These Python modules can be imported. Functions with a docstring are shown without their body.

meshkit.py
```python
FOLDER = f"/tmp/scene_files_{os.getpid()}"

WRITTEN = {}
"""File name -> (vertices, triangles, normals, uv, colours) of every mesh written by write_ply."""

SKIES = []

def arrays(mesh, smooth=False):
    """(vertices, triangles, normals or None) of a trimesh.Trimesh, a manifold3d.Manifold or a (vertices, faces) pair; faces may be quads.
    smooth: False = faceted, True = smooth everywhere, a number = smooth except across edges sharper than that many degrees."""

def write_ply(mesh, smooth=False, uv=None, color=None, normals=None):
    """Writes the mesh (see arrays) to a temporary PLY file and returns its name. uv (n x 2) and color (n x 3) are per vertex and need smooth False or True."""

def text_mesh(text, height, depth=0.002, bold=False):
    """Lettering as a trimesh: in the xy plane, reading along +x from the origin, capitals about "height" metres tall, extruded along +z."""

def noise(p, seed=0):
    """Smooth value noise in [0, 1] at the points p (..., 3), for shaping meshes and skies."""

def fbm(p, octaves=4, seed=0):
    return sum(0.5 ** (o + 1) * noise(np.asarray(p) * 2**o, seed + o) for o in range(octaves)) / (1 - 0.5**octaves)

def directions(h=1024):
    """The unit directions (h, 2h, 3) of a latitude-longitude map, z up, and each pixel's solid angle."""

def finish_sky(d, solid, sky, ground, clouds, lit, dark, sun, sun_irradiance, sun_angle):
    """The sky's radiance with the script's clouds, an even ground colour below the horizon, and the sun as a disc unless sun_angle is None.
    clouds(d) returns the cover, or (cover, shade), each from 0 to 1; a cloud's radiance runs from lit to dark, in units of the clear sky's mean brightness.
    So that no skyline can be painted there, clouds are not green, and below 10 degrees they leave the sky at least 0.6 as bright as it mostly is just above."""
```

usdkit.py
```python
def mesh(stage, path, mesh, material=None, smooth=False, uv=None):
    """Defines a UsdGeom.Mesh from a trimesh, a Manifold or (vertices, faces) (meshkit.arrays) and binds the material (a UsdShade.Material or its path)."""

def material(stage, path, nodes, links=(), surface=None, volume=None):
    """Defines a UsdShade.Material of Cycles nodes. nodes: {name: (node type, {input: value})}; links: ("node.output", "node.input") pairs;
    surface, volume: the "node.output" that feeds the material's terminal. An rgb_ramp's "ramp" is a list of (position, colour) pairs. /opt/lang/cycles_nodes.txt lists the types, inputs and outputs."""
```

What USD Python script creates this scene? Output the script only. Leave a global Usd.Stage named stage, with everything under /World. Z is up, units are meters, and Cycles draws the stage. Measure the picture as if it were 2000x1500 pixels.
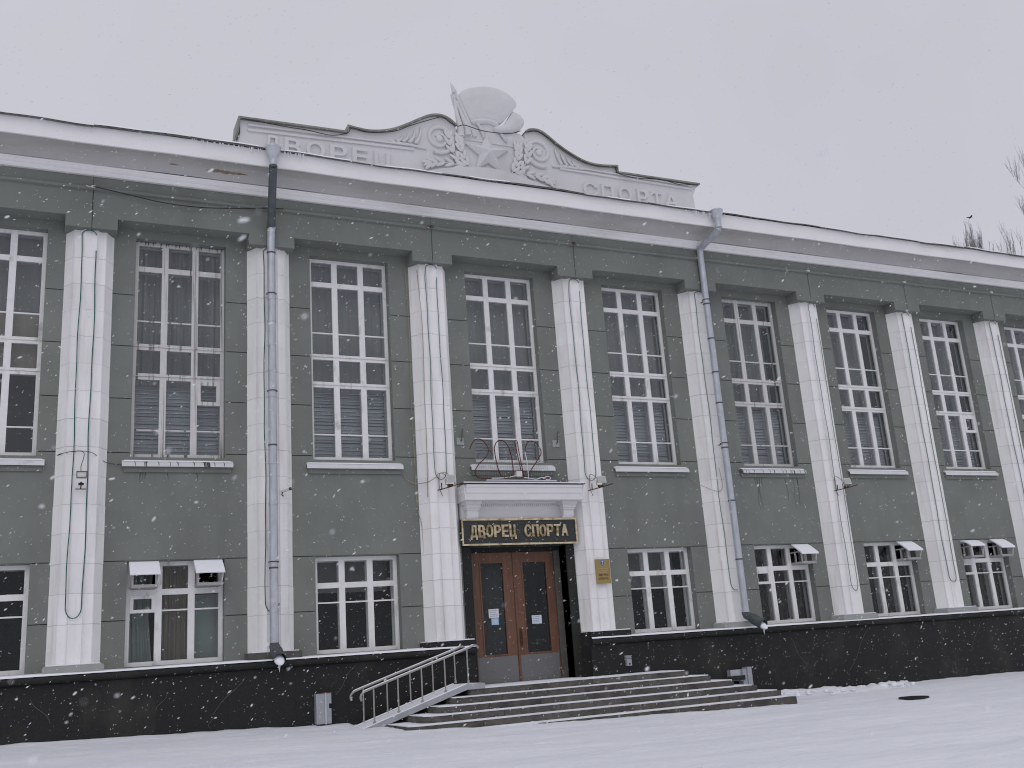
import math, random, sys
import numpy as np, trimesh
import shapely
from shapely.geometry import Polygon, box as sbox, LineString, Point
from shapely.ops import unary_union
from shapely import affinity
import usdkit, meshkit
from pxr import Usd, UsdGeom, UsdLux, UsdShade, Gf, Sdf, Vt

stage = Usd.Stage.CreateInMemory()
UsdGeom.SetStageUpAxis(stage, UsdGeom.Tokens.z)
UsdGeom.SetStageMetersPerUnit(stage, 1.0)
UsdGeom.Xform.Define(stage, '/World')
stage.SetDefaultPrim(stage.GetPrimAtPath('/World'))
rnd = random.Random(7)
nrg = np.random.default_rng(11)

# ------------------------------------------------------------------ camera (eye height is z = 0, the snow lies about 1.4 m lower)
CAM = (-9.48315, -20.3377, 0.0)
RIGHT = (0.908372, -0.41231, -0.069714)
UP = (-0.045562, -0.263311, 0.963634)
FWD = (0.415673, 0.872163, 0.25797)
cam = UsdGeom.Camera.Define(stage, '/World/camera')
cam.CreateHorizontalApertureAttr(36.0)
cam.CreateVerticalApertureAttr(27.0)
cam.CreateFocalLengthAttr(36.0 * 1957.861 / 2000)
cam.CreateClippingRangeAttr(Gf.Vec2f(0.05, 2000))
cam.CreateFStopAttr(2.8)
cam.CreateFocusDistanceAttr(22.0)
cam.CreateExposureAttr(EXPOSURE := 0.0)
cam.AddTransformOp().Set(Gf.Matrix4d(*RIGHT, 0, *UP, 0, *[-c for c in FWD], 0, *CAM, 1))

# ------------------------------------------------------------------ sky and sun: a flat snow overcast
SUN_EL, SUN_AZ = math.radians(48), math.radians(205)      # azimuth = atan2(x, y) of the direction towards the sun
SKY_STRENGTH = 0.12
CLOUD = (4.95, 4.93, 5.42)
dome = UsdLux.DomeLight.Define(stage, '/World/sky')
dome.CreateIntensityAttr(1.0)
M_sky = usdkit.material(stage, '/World/Looks/overcast_sky', {
    'tc': ('texture_coordinate', {}),
    'sky': ('sky_texture', {'sky_type': 'single_scattering', 'sun_disc': False, 'sun_elevation': SUN_EL, 'sun_rotation': SUN_AZ}),
    'n': ('noise_texture', {'scale': 2.2, 'detail': 4.0, 'roughness': 0.5}),
    'r': ('rgb_ramp', {'ramp': [(0.3, tuple(c * 0.96 for c in CLOUD)), (0.7, tuple(c * 1.04 for c in CLOUD))]}),
    'm': ('mix_color', {'fac': 0.95, 'use_clamp': False}),
    'bg': ('background_shader', {'strength': SKY_STRENGTH})},
    [('tc.generated', 'n.vector'), ('n.fac', 'r.fac'), ('sky.color', 'm.a'), ('r.color', 'm.b'), ('m.result', 'bg.color')], surface='bg.background')
UsdShade.MaterialBindingAPI.Apply(dome.GetPrim()).Bind(M_sky)
dome.GetPrim().SetCustomDataByKey('kind', 'structure')
dome.GetPrim().SetCustomDataByKey('label', 'even pale grey sky thick with falling snow')
sun = UsdLux.DistantLight.Define(stage, '/World/sun')
sun.CreateIntensityAttr(0.12); sun.CreateAngleAttr(50.0); sun.CreateNormalizeAttr(True)
sun.CreateColorAttr(Gf.Vec3f(1.0, 0.975, 0.95))
sun.AddRotateXYZOp().Set(Gf.Vec3f(90 - math.degrees(SUN_EL), 0, -math.degrees(SUN_AZ) + 180))

# ------------------------------------------------------------------ materials
LOOK = '/World/Looks/'
def surf(name, c, rough=0.8, var=0.08, scale=3.0, bump=0.0, bscale=60.0, metal=0.0, spec=0.3, stain=None, rand=0.0, stretch=(1, 1, 1)):
    """A principled material: base colour with broad and fine noise, optional stain (colour, scale, low, high, stretch), bump and a shift per object."""
    lo, hi = tuple(x * (1 - var) for x in c), tuple(x * (1 + var) for x in c)
    nodes = {'g': ('geometry', {}), 'mp': ('mapping', {'scale': stretch}), 'n': ('noise_texture', {'scale': scale, 'detail': 6.0, 'roughness': 0.62}),
             'r': ('rgb_ramp', {'ramp': [(0.3, lo), (0.7, hi)]}), 'p': ('principled_bsdf', {'roughness': rough, 'metallic': metal, 'specular_ior_level': spec})}
    links = [('g.position', 'mp.vector'), ('mp.vector', 'n.vector'), ('n.fac', 'r.fac')]
    out = 'r.color'
    if stain:
        sc, ss, sl, sh, st = stain
        nodes |= {'mp2': ('mapping', {'scale': st, 'location': (3.1, 0.7, 1.9)}), 'n2': ('noise_texture', {'scale': ss, 'detail': 5.0, 'roughness': 0.6}),
                  'r2': ('rgb_ramp', {'ramp': [(sl, (0, 0, 0)), (sh, (1, 1, 1))]}), 'sm': ('mix_color', {'b': sc})}
        links += [('g.position', 'mp2.vector'), ('mp2.vector', 'n2.vector'), ('n2.fac', 'r2.fac'), ('r2.color', 'sm.fac'), (out, 'sm.a')]
        out = 'sm.result'
    if rand:
        nodes |= {'oi': ('object_info', {}), 'mr': ('map_range', {'from_min': 0.0, 'from_max': 1.0, 'to_min': 1 - rand, 'to_max': 1 + rand}),
                  'cc': ('combine_color', {}), 'rm': ('mix_color', {'blend_type': 'multiply', 'fac': 1.0})}
        links += [('oi.random', 'mr.value'), ('mr.result', 'cc.r'), ('mr.result', 'cc.g'), ('mr.result', 'cc.b'), (out, 'rm.a'), ('cc.color', 'rm.b')]
        out = 'rm.result'
    links.append((out, 'p.base_color'))
    if bump:
        nodes |= {'nb': ('noise_texture', {'scale': bscale, 'detail': 4.0, 'roughness': 0.65}), 'b': ('bump', {'strength': bump, 'distance': 0.02})}
        links += [('g.position', 'nb.vector'), ('nb.fac', 'b.height'), ('b.normal', 'p.normal')]
    return usdkit.material(stage, LOOK + name, nodes, links, surface='p.BSDF')

M = {}
GREEN = (0.190, 0.203, 0.182)
M['stucco'] = surf('green_stucco', GREEN, 0.9, 0.09, 1.1, 0.25, 90, rand=0.02, stain=((0.158, 0.168, 0.150), 1.1, 0.5, 0.8, (1, 1, 0.25)))
M['stucco_core'] = surf('green_stucco_joint', (0.06, 0.065, 0.06), 0.95, 0.1, 2.0)
M['plaster'] = surf('white_plaster', (0.70, 0.69, 0.695), 0.85, 0.035, 1.6, 0.15, 70, stain=((0.52, 0.515, 0.51), 0.9, 0.56, 0.85, (1, 1, 0.5)))
M['drum'] = surf('white_column_plaster', (0.83, 0.815, 0.81), 0.85, 0.035, 2.0, 0.15, 60, rand=0.03, stain=((0.66, 0.645, 0.62), 1.6, 0.52, 0.78, (3.0, 3.0, 0.35)))
M['joint'] = surf('column_joint', (0.40, 0.395, 0.38), 0.9, 0.25, 3.0)
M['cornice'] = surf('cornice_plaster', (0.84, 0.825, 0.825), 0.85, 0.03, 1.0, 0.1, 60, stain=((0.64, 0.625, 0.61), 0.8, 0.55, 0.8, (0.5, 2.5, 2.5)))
M['soffit'] = surf('grey_soffit_plaster', (0.46, 0.452, 0.445), 0.85, 0.05, 1.0, 0.1, 60, stain=((0.36, 0.345, 0.32), 0.8, 0.5, 0.8, (0.5, 2.5, 2.5)))  # soffit set in a darker grey than the cornice, with brownish blotches
M['relief'] = surf('parapet_plaster', (0.63, 0.625, 0.635), 0.85, 0.04, 1.5, 0.1, 60, stain=((0.52, 0.51, 0.51), 1.1, 0.56, 0.8, (1, 1, 0.6)))
M['crumbled'] = surf('crumbled_plaster', (0.26, 0.20, 0.145), 0.95, 0.35, 14.0, 0.6, 40)
M['granite'] = surf('dark_granite', (0.019, 0.0195, 0.0185), 0.6, 0.3, 26.0, 0.05, 60, spec=0.22, rand=0.05, stain=((0.046, 0.043, 0.037), 1.1, 0.52, 0.78, (1, 1, 0.7)))
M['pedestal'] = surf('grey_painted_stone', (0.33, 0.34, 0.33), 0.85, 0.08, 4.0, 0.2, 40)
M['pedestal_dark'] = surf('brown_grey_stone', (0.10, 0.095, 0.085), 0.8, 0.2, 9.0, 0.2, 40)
M['stone'] = surf('wet_step_stone', (0.105, 0.098, 0.086), 0.75, 0.25, 9.0, 0.35, 30, rand=0.12, stain=((0.052, 0.048, 0.042), 2.4, 0.45, 0.7, (1, 1, 2)))
M['frame'] = surf('white_window_paint', (0.76, 0.75, 0.745), 0.6, 0.06, 7.0, rand=0.03, stain=((0.40, 0.385, 0.36), 5.0, 0.58, 0.78, (1, 1, 0.5)))
M['frame_inner'] = surf('grey_inner_window_paint', (0.34, 0.335, 0.33), 0.7, 0.08, 5.0)
M['frame_streaked'] = surf('streaked_window_paint', (0.60, 0.59, 0.58), 0.6, 0.06, 7.0, stain=((0.13, 0.115, 0.10), 13.0, 0.55, 0.66, (1, 1, 0.02)))
M['sill'] = surf('white_sheet_metal_sill', (0.66, 0.66, 0.68), 0.5, 0.05, 4.0, stain=((0.42, 0.41, 0.40), 3.0, 0.6, 0.75, (0.5, 1, 1)))
M['sill_streaked'] = surf('streaked_sheet_metal_sill', (0.62, 0.62, 0.64), 0.5, 0.05, 4.0, stain=((0.07, 0.065, 0.06), 7.0, 0.60, 0.64, (1, 0.25, 0.02)))
M['streak'] = surf('dark_drip', (0.075, 0.078, 0.072), 0.9, 0.2, 8.0)
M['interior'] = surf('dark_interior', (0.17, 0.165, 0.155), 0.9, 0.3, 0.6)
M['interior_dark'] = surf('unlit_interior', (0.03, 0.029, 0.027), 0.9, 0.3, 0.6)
M['curtain_grey'] = surf('grey_sheer_curtain', (0.30, 0.295, 0.285), 0.95, 0.14, 1.4, stretch=(5, 1, 0.25))
M['curtain_brown'] = surf('brown_curtain', (0.34, 0.29, 0.245), 0.95, 0.16, 1.4, stretch=(5, 1, 0.25))
M['curtain_shade'] = surf('dim_grey_curtain', (0.27, 0.265, 0.255), 0.95, 0.14, 1.4, stretch=(5, 1, 0.25))
M['curtain_pale'] = surf('pale_green_blind', (0.36, 0.40, 0.37), 0.95, 0.05, 2.0)
M['curtain_dark'] = surf('dark_patterned_curtain', (0.055, 0.052, 0.046), 0.95, 0.3, 3.0, stain=((0.13, 0.123, 0.108), 5.5, 0.5, 0.6, (2.2, 1, 0.8)))
M['blind'] = surf('blue_grey_blind', (0.36, 0.375, 0.39), 0.6, 0.08, 2.0)
M['blind_edge'] = surf('pale_blind_edge', (0.75, 0.77, 0.79), 0.6, 0.05, 2.0)
M['wood'] = surf('brown_varnished_door', (0.150, 0.070, 0.040), 0.45, 0.2, 2.0, spec=0.4, stretch=(9, 9, 0.8), stain=((0.085, 0.034, 0.018), 1.7, 0.5, 0.8, (2, 2, 0.6)))
M['steel'] = surf('brushed_steel', (0.17, 0.17, 0.17), 0.5, 0.08, 5.0, metal=0.3, stretch=(1, 1, 12))
M['rail'] = surf('snow_dusted_tube_steel', (0.34, 0.325, 0.305), 0.5, 0.12, 10.0, metal=0.35)
M['zinc'] = surf('galvanised_sheet', (0.46, 0.49, 0.53), 0.38, 0.16, 9.0, metal=0.45, spec=0.5, stretch=(1, 1, 0.35))
M['zinc_dark'] = surf('dark_galvanised_sheet', (0.085, 0.10, 0.105), 0.6, 0.2, 6.0, metal=0.2)
M['box_grey'] = surf('light_grey_sheet_box', (0.36, 0.375, 0.40), 0.6, 0.08, 6.0, metal=0.2)
M['flash'] = surf('dark_roof_flashing', (0.075, 0.075, 0.072), 0.7, 0.4, 5.0)
M['coping'] = surf('weathered_coping_metal', (0.24, 0.24, 0.215), 0.6, 0.25, 3.0, metal=0.2)
M['gold'] = surf('polished_brass', (0.66, 0.56, 0.37), 0.32, 0.12, 8.0, metal=0.85, stain=((0.22, 0.15, 0.07), 6.0, 0.5, 0.72, (1, 1, 1)))
M['gold_letter'] = surf('aged_brass_letter', (0.60, 0.51, 0.345), 0.34, 0.15, 8.0, metal=0.8, stain=((0.26, 0.18, 0.085), 9.0, 0.42, 0.6, (0.6, 1, 1)))
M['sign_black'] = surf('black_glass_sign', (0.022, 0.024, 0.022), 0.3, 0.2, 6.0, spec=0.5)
M['plaque'] = surf('brass_plaque', (0.32, 0.235, 0.095), 0.5, 0.12, 5.0, metal=0.3)
M['plaque_text'] = surf('plaque_dark_letter', (0.10, 0.065, 0.02), 0.6, 0.1, 5.0)
M['plaque_line'] = surf('plaque_faint_line', (0.40, 0.29, 0.14), 0.6, 0.1, 5.0)
M['blue'] = surf('emblem_blue', (0.06, 0.16, 0.42), 0.5, 0.05, 5.0)
M['pale_blue'] = surf('emblem_pale', (0.42, 0.58, 0.74), 0.5, 0.05, 5.0)
M['paper'] = surf('white_paper', (0.70, 0.71, 0.74), 0.8, 0.03, 5.0)
M['paper_blue'] = surf('light_blue_paper', (0.40, 0.56, 0.72), 0.8, 0.05, 9.0)
M['paper_pale'] = surf('pale_blue_paper', (0.58, 0.68, 0.78), 0.8, 0.03, 5.0)
M['ink'] = surf('grey_print', (0.30, 0.33, 0.38), 0.8, 0.2, 40.0)
M['cable_green'] = surf('green_cable', (0.026, 0.11, 0.095), 0.5, 0.2, 3.0)
M['cable_black'] = surf('black_cable', (0.022, 0.021, 0.022), 0.6, 0.2, 3.0)
M['cable_tan'] = surf('tan_cable', (0.30, 0.25, 0.17), 0.7, 0.2, 3.0)
M['tube_red'] = surf('dark_red_light_tube', (0.105, 0.022, 0.024), 0.45, 0.25, 6.0)
M['tube_white'] = surf('white_light_tube', (0.68, 0.69, 0.72), 0.5, 0.05, 6.0)
M['rust'] = surf('rusty_iron', (0.085, 0.045, 0.03), 0.85, 0.35, 20.0)
M['lamp_white'] = surf('white_lamp_case', (0.62, 0.62, 0.60), 0.5, 0.08, 8.0)
M['lamp_glass'] = surf('dull_lamp_glass', (0.42, 0.43, 0.43), 0.25, 0.08, 8.0, spec=0.5)
M['bark'] = surf('haze_paled_bark', (0.22, 0.21, 0.21), 0.9, 0.2, 6.0)  # base colour paled to stand in for haze over the distant trees
M['bird'] = surf('dark_feathers', (0.02, 0.02, 0.022), 0.8, 0.2, 20.0)
M['iron'] = surf('dark_iron_cover', (0.022, 0.020, 0.024), 0.8, 0.2, 12.0)
M['leaf'] = surf('house_plant_leaf', (0.035, 0.07, 0.03), 0.7, 0.3, 8.0)
M['pot'] = surf('red_clay_pot', (0.20, 0.05, 0.035), 0.8, 0.2, 8.0)
M['snow'] = surf('snow', (0.86, 0.875, 0.92), 0.9, 0.015, 2.0, 0.25, 35, spec=0.2)
M['flake'] = surf('snowflake', (0.78, 0.79, 0.82), 0.9, 0.0, 1.0)
M['ice'] = surf('ice', (0.62, 0.65, 0.68), 0.25, 0.05, 4.0, spec=0.5)
# lying snow: faint wind streaks along the facade and a fine bump
M['ground'] = usdkit.material(stage, LOOK + 'snow_ground', {
    'g': ('geometry', {}), 'm1': ('mapping', {'scale': (0.35, 1.6, 1.0), 'rotation': (0, 0, 0.25)}), 'm2': ('mapping', {'scale': (2.0, 7.0, 4.0), 'rotation': (0, 0, 0.25)}),
    'n1': ('noise_texture', {'scale': 1.0, 'detail': 6.0, 'roughness': 0.65}), 'n2': ('noise_texture', {'scale': 2.0, 'detail': 5.0, 'roughness': 0.7}),
    'r': ('rgb_ramp', {'ramp': [(0.3, (0.775, 0.795, 0.855)), (0.68, (0.88, 0.895, 0.935))]}),
    'b1': ('bump', {'strength': 0.8, 'distance': 0.08}), 'b2': ('bump', {'strength': 0.85, 'distance': 0.04}),
    'p': ('principled_bsdf', {'roughness': 0.85, 'specular_ior_level': 0.2})},
    [('g.position', 'm1.vector'), ('g.position', 'm2.vector'), ('m1.vector', 'n1.vector'), ('m2.vector', 'n2.vector'), ('n1.fac', 'r.fac'), ('r.color', 'p.base_color'),
     ('n1.fac', 'b1.height'), ('n2.fac', 'b2.height'), ('b1.normal', 'b2.normal'), ('b2.normal', 'p.normal')], surface='p.BSDF')
for key_, nm_, f0, gl in (('glass', 'dimmed_reflection_glass', 0.03, 0.6), ('glass_bright', 'bright_reflection_glass', 0.05, 0.85)):  # reflection tint painted: lower glass dimmed for unseen dark surroundings, upper kept brighter
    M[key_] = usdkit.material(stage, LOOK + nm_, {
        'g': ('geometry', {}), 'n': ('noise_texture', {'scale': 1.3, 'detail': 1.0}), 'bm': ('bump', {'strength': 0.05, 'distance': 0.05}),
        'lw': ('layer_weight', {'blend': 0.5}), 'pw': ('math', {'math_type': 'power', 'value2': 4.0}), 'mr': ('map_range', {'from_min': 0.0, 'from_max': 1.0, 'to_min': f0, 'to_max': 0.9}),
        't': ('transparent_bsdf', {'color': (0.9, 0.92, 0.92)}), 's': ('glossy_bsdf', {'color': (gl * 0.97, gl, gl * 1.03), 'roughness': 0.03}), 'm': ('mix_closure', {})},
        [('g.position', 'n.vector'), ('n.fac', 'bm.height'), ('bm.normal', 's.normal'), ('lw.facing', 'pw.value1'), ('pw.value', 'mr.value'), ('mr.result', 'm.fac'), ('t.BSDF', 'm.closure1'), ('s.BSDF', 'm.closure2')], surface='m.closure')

# ------------------------------------------------------------------ helpers
used = {}
def numbered(parent, name):
    k = used.get((parent, name), 0); used[(parent, name)] = k + 1
    return f'{parent}/{name}' if k == 0 else f'{parent}/{name}_{k:03d}'
def tag(prim, label=None, cat=None, group=None, kind=None):
    for k, v in (('label', label), ('category', cat), ('group', group), ('kind', kind)):
        if v: prim.SetCustomDataByKey(k, v)
    return prim
def thing(name, label, cat, group=None, loc=(0, 0, 0), rotz=0.0):
    x = UsdGeom.Xform.Define(stage, numbered('/World', name))
    x.AddTranslateOp().Set(Gf.Vec3d(*loc))
    if rotz: x.AddRotateZOp().Set(rotz)
    return tag(x.GetPrim(), label, cat, group)
def path(parent): return '/World' if parent is None else str(parent.GetPath())
def obj(name, mesh, mat, parent=None, smooth=False, label=None, cat=None, group=None, kind=None):
    if isinstance(mesh, list): mesh = trimesh.util.concatenate(mesh)
    if smooth and smooth is not True and hasattr(mesh, 'vertices'):
        mesh = trimesh.Trimesh(np.array(mesh.vertices), np.array(mesh.faces), process=True)
        mesh.update_faces(mesh.nondegenerate_faces()); mesh.remove_unreferenced_vertices()
        mesh = trimesh.Trimesh(np.array(mesh.vertices), np.array(mesh.faces), process=True)
    m = usdkit.mesh(stage, numbered(path(parent), name), mesh, M[mat], smooth)
    return tag(m.GetPrim(), label, cat, group, kind)
def holder(name, parent, label=None):
    return tag(UsdGeom.Xform.Define(stage, numbered(path(parent), name)).GetPrim(), label)
def bx(x0, x1, y0, y1, z0, z1):
    m = trimesh.creation.box((x1 - x0, y1 - y0, z1 - z0)); m.apply_translation(((x0 + x1) / 2, (y0 + y1) / 2, (z0 + z1) / 2)); return m
RX = trimesh.transformations.rotation_matrix(math.pi / 2, (1, 0, 0))
def slab(poly, y0, y1):
    """A polygon in (x, z) made into a slab from y0 to y1."""
    out = []
    for p in getattr(poly, 'geoms', [poly]):
        if p.is_empty or p.area < 1e-6: continue
        m = trimesh.creation.extrude_polygon(p, y1 - y0, engine='earcut'); m.apply_transform(RX); m.apply_translation((0, y1, 0)); out.append(m)
    return trimesh.util.concatenate(out)
def plan(poly, z0, z1):
    out = []
    for p in getattr(poly, 'geoms', [poly]):
        if p.is_empty or p.area < 1e-6: continue
        m = trimesh.creation.extrude_polygon(p, z1 - z0, engine='earcut'); m.apply_translation((0, 0, z0)); out.append(m)
    return trimesh.util.concatenate(out)
RYZ = np.array([[0, 0, 1, 0], [1, 0, 0, 0], [0, 1, 0, 0], [0, 0, 0, 1.0]])   # (a, b, h) -> x = h, y = a, z = b
def along_x(profile, x0, x1):
    """A (y, z) profile swept along x."""
    m = trimesh.creation.extrude_polygon(Polygon(profile), x1 - x0, engine='earcut'); m.apply_transform(RYZ); m.apply_translation((x0, 0, 0)); return m
def tube(pts, r, sides=6, closed_ends=True):
    p = np.asarray(pts, float); n = len(p)
    rr = np.broadcast_to(np.asarray(r, float), (n,))
    t = np.gradient(p, axis=0); t /= np.linalg.norm(t, axis=1, keepdims=True) + 1e-12
    ref = np.array([0, 0, 1.0]) if abs(t[0][2]) < 0.9 else np.array([1.0, 0, 0])
    a = np.cross(t[0], ref); a /= np.linalg.norm(a)
    A = []
    for i in range(n):
        a = a - t[i] * (a @ t[i]); a /= np.linalg.norm(a) + 1e-12; A.append(a)
    A = np.array(A); B = np.cross(t, A); ang = np.arange(sides) * 2 * math.pi / sides
    v = (p[:, None] + rr[:, None, None] * (np.cos(ang)[None, :, None] * A[:, None] + np.sin(ang)[None, :, None] * B[:, None])).reshape(-1, 3)
    f = []
    for i in range(n - 1):
        for j in range(sides):
            k = (j + 1) % sides; q = (i * sides + j, i * sides + k, (i + 1) * sides + k, (i + 1) * sides + j)
            f += [(q[0], q[1], q[2]), (q[0], q[2], q[3])]
    if closed_ends:
        for j in range(1, sides - 1):
            f.append((0, j + 1, j)); e = (n - 1) * sides; f.append((e, e + j, e + j + 1))
    return trimesh.Trimesh(v, np.array(f), process=False)
def smoothline(pts, n=8):
    """Catmull-Rom through the points."""
    p = np.asarray(pts, float); p = np.vstack([2 * p[0] - p[1], p, 2 * p[-1] - p[-2]]); out = []
    for i in range(1, len(p) - 2):
        for t in np.linspace(0, 1, n, endpoint=False):
            a, b, c, d = p[i - 1], p[i], p[i + 1], p[i + 2]
            out.append(0.5 * (2 * b + (c - a) * t + (2 * a - 5 * b + 4 * c - d) * t ** 2 + (3 * b - a - 3 * c + d) * t ** 3))
    return np.array(out + [p[-2]])
def lathe(prof, c, axis='z', seg=20):
    m = trimesh.creation.revolve(np.array(prof, float), sections=seg)
    if axis == 'y': m.apply_transform(RX)
    m.apply_translation(c); return m
def text(s, x0, x1, z0, z1, y, depth, bold=True):
    m = meshkit.text_mesh(s, 0.3, 0.03, bold); b = m.bounds
    m.apply_translation(-b[0]); e = b[1] - b[0]
    m.apply_scale(((x1 - x0) / e[0], (z1 - z0) / e[1], depth / e[2]))
    m.apply_transform(RX); m.apply_translation((x0, y, z0)); return m
def heavy(ch, x0, x1, z0, z1, y, depth):
    w = 0.009
    return trimesh.util.concatenate([text(ch, x0 + w + dx, x1 - w + dx, z0, z1, y + k * 0.0006, depth) for k, dx in enumerate((0, -w, w))])
def hull(pts): return trimesh.convex.convex_hull(np.asarray(pts, float))

# ------------------------------------------------------------------ ground
def zfoot(x):        # height of the snow at the foot of the building
    return np.interp(x, [-40, -14, -10, -4.7, 0, 5, 8, 14, 60], [-0.62, -0.86, -0.95, -1.10, -1.26, -1.375, -1.425, -1.43, -1.45])
def zground(x, y):
    x, y = np.asarray(x, float), np.asarray(y, float)
    t = np.clip((-y - 0.6) / 19.0, 0, 1)
    return zfoot(x) + (-1.62 - zfoot(x)) * t
def graded(lo, hi, a, b, step, far=14):
    mid = np.arange(a, b + 1e-6, step)
    l = a - np.geomspace(step * 2, a - lo, far)[::-1]; h = b + np.geomspace(step * 2, hi - b, far)
    return np.concatenate([l, mid, h])
gx, gy = graded(-160, 180, -13.0, 20.0, 0.11), graded(-150, 190, -13.0, -0.4, 0.11)
GX, GY = np.meshgrid(gx, gy)
GZ = zground(GX, GY)
near = ((GX > -14) & (GX < 21) & (GY > -14) & (GY < 0)).astype(float)
PP = np.stack([GX * 0.55 + 0.2 * GY, GY * 1.6, 0 * GX], -1)
GZ += near * (0.07 * (meshkit.fbm(PP * 1.1, 4, 3) - 0.5) + 0.034 * (meshkit.fbm(np.stack([GX * 3.5, GY * 6, 0 * GX], -1), 3, 5) - 0.5))
# a low ridge of thrown snow along the plinth to the right of the steps, and drift against the wall
ridge = np.exp(-((GY + 1.25 + 0.15 * np.sin(GX * 1.7)) / 0.33) ** 2) * np.clip((GX - 4.9) / 1.0, 0, 1) * np.clip((9.8 - GX) / 1.5, 0, 1)
GZ += ridge * (0.05 + 0.13 * meshkit.fbm(np.stack([GX * 3.2, GY * 3.2, 0 * GX], -1), 4, 9))
GZ += 0.05 * np.exp(-((GY + 0.7) / 0.35) ** 2) * (GX < -4) * near
tread = np.exp(-((GY + 3.75) / 0.45) ** 2) * ((GX > -5) & (GX < 5.5)) + np.exp(-((GY + 1.0) / 0.3) ** 2) * ((GX < -4.2) & (GX > -7)) * 0.6
GZ += tread * 0.05 * (meshkit.fbm(np.stack([GX * 4.2, GY * 4.2, 0 * GX], -1), 3, 13) - 0.45)
ny, nx = GX.shape
ii, jj = np.meshgrid(np.arange(ny - 1), np.arange(nx - 1), indexing='ij')
q = np.stack([ii * nx + jj, ii * nx + jj + 1, (ii + 1) * nx + jj + 1, (ii + 1) * nx + jj], -1).reshape(-1, 4)
obj('ground', (np.stack([GX, GY, GZ], -1).reshape(-1, 3), q), 'ground', smooth=True, label='smooth white snow covering the ground in front of the building', kind='structure')

# ------------------------------------------------------------------ the building
BAY = 3.6
WOFF = {1: 0.20, 2: 0.005, 3: -0.05, 4: -0.01, 5: 0.05, 6: 0.075, 7: 0.02, 8: -0.09, 9: -0.17}
COFF = {1: 0.06, 2: -0.03, 3: -0.035, 4: 0.02, 5: 0.06, 6: 0.05, 7: -0.035, 8: -0.12, 9: -0.2}
def wx(b): return (b - 4) * BAY + WOFF.get(b, 0.0)
def cx(i): return (i - 3.5) * BAY + COFF.get(i, 0.0)            # column i stands between windows i and i + 1
BAYS = list(range(0, 10))
XL, XR = -16.2, 21.6
YW = -0.18                                                      # face of the green wall
HW = 0.885
UT, U1, U2, U3, UB = 8.653, 8.068, 6.413, 5.796, 4.143
LT, L1, LB = 2.137, 1.565, 0.225
SH = thing('sports_palace', 'long two-storey green and white hall with tall fluted columns and a relief-topped parapet', 'building')

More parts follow.
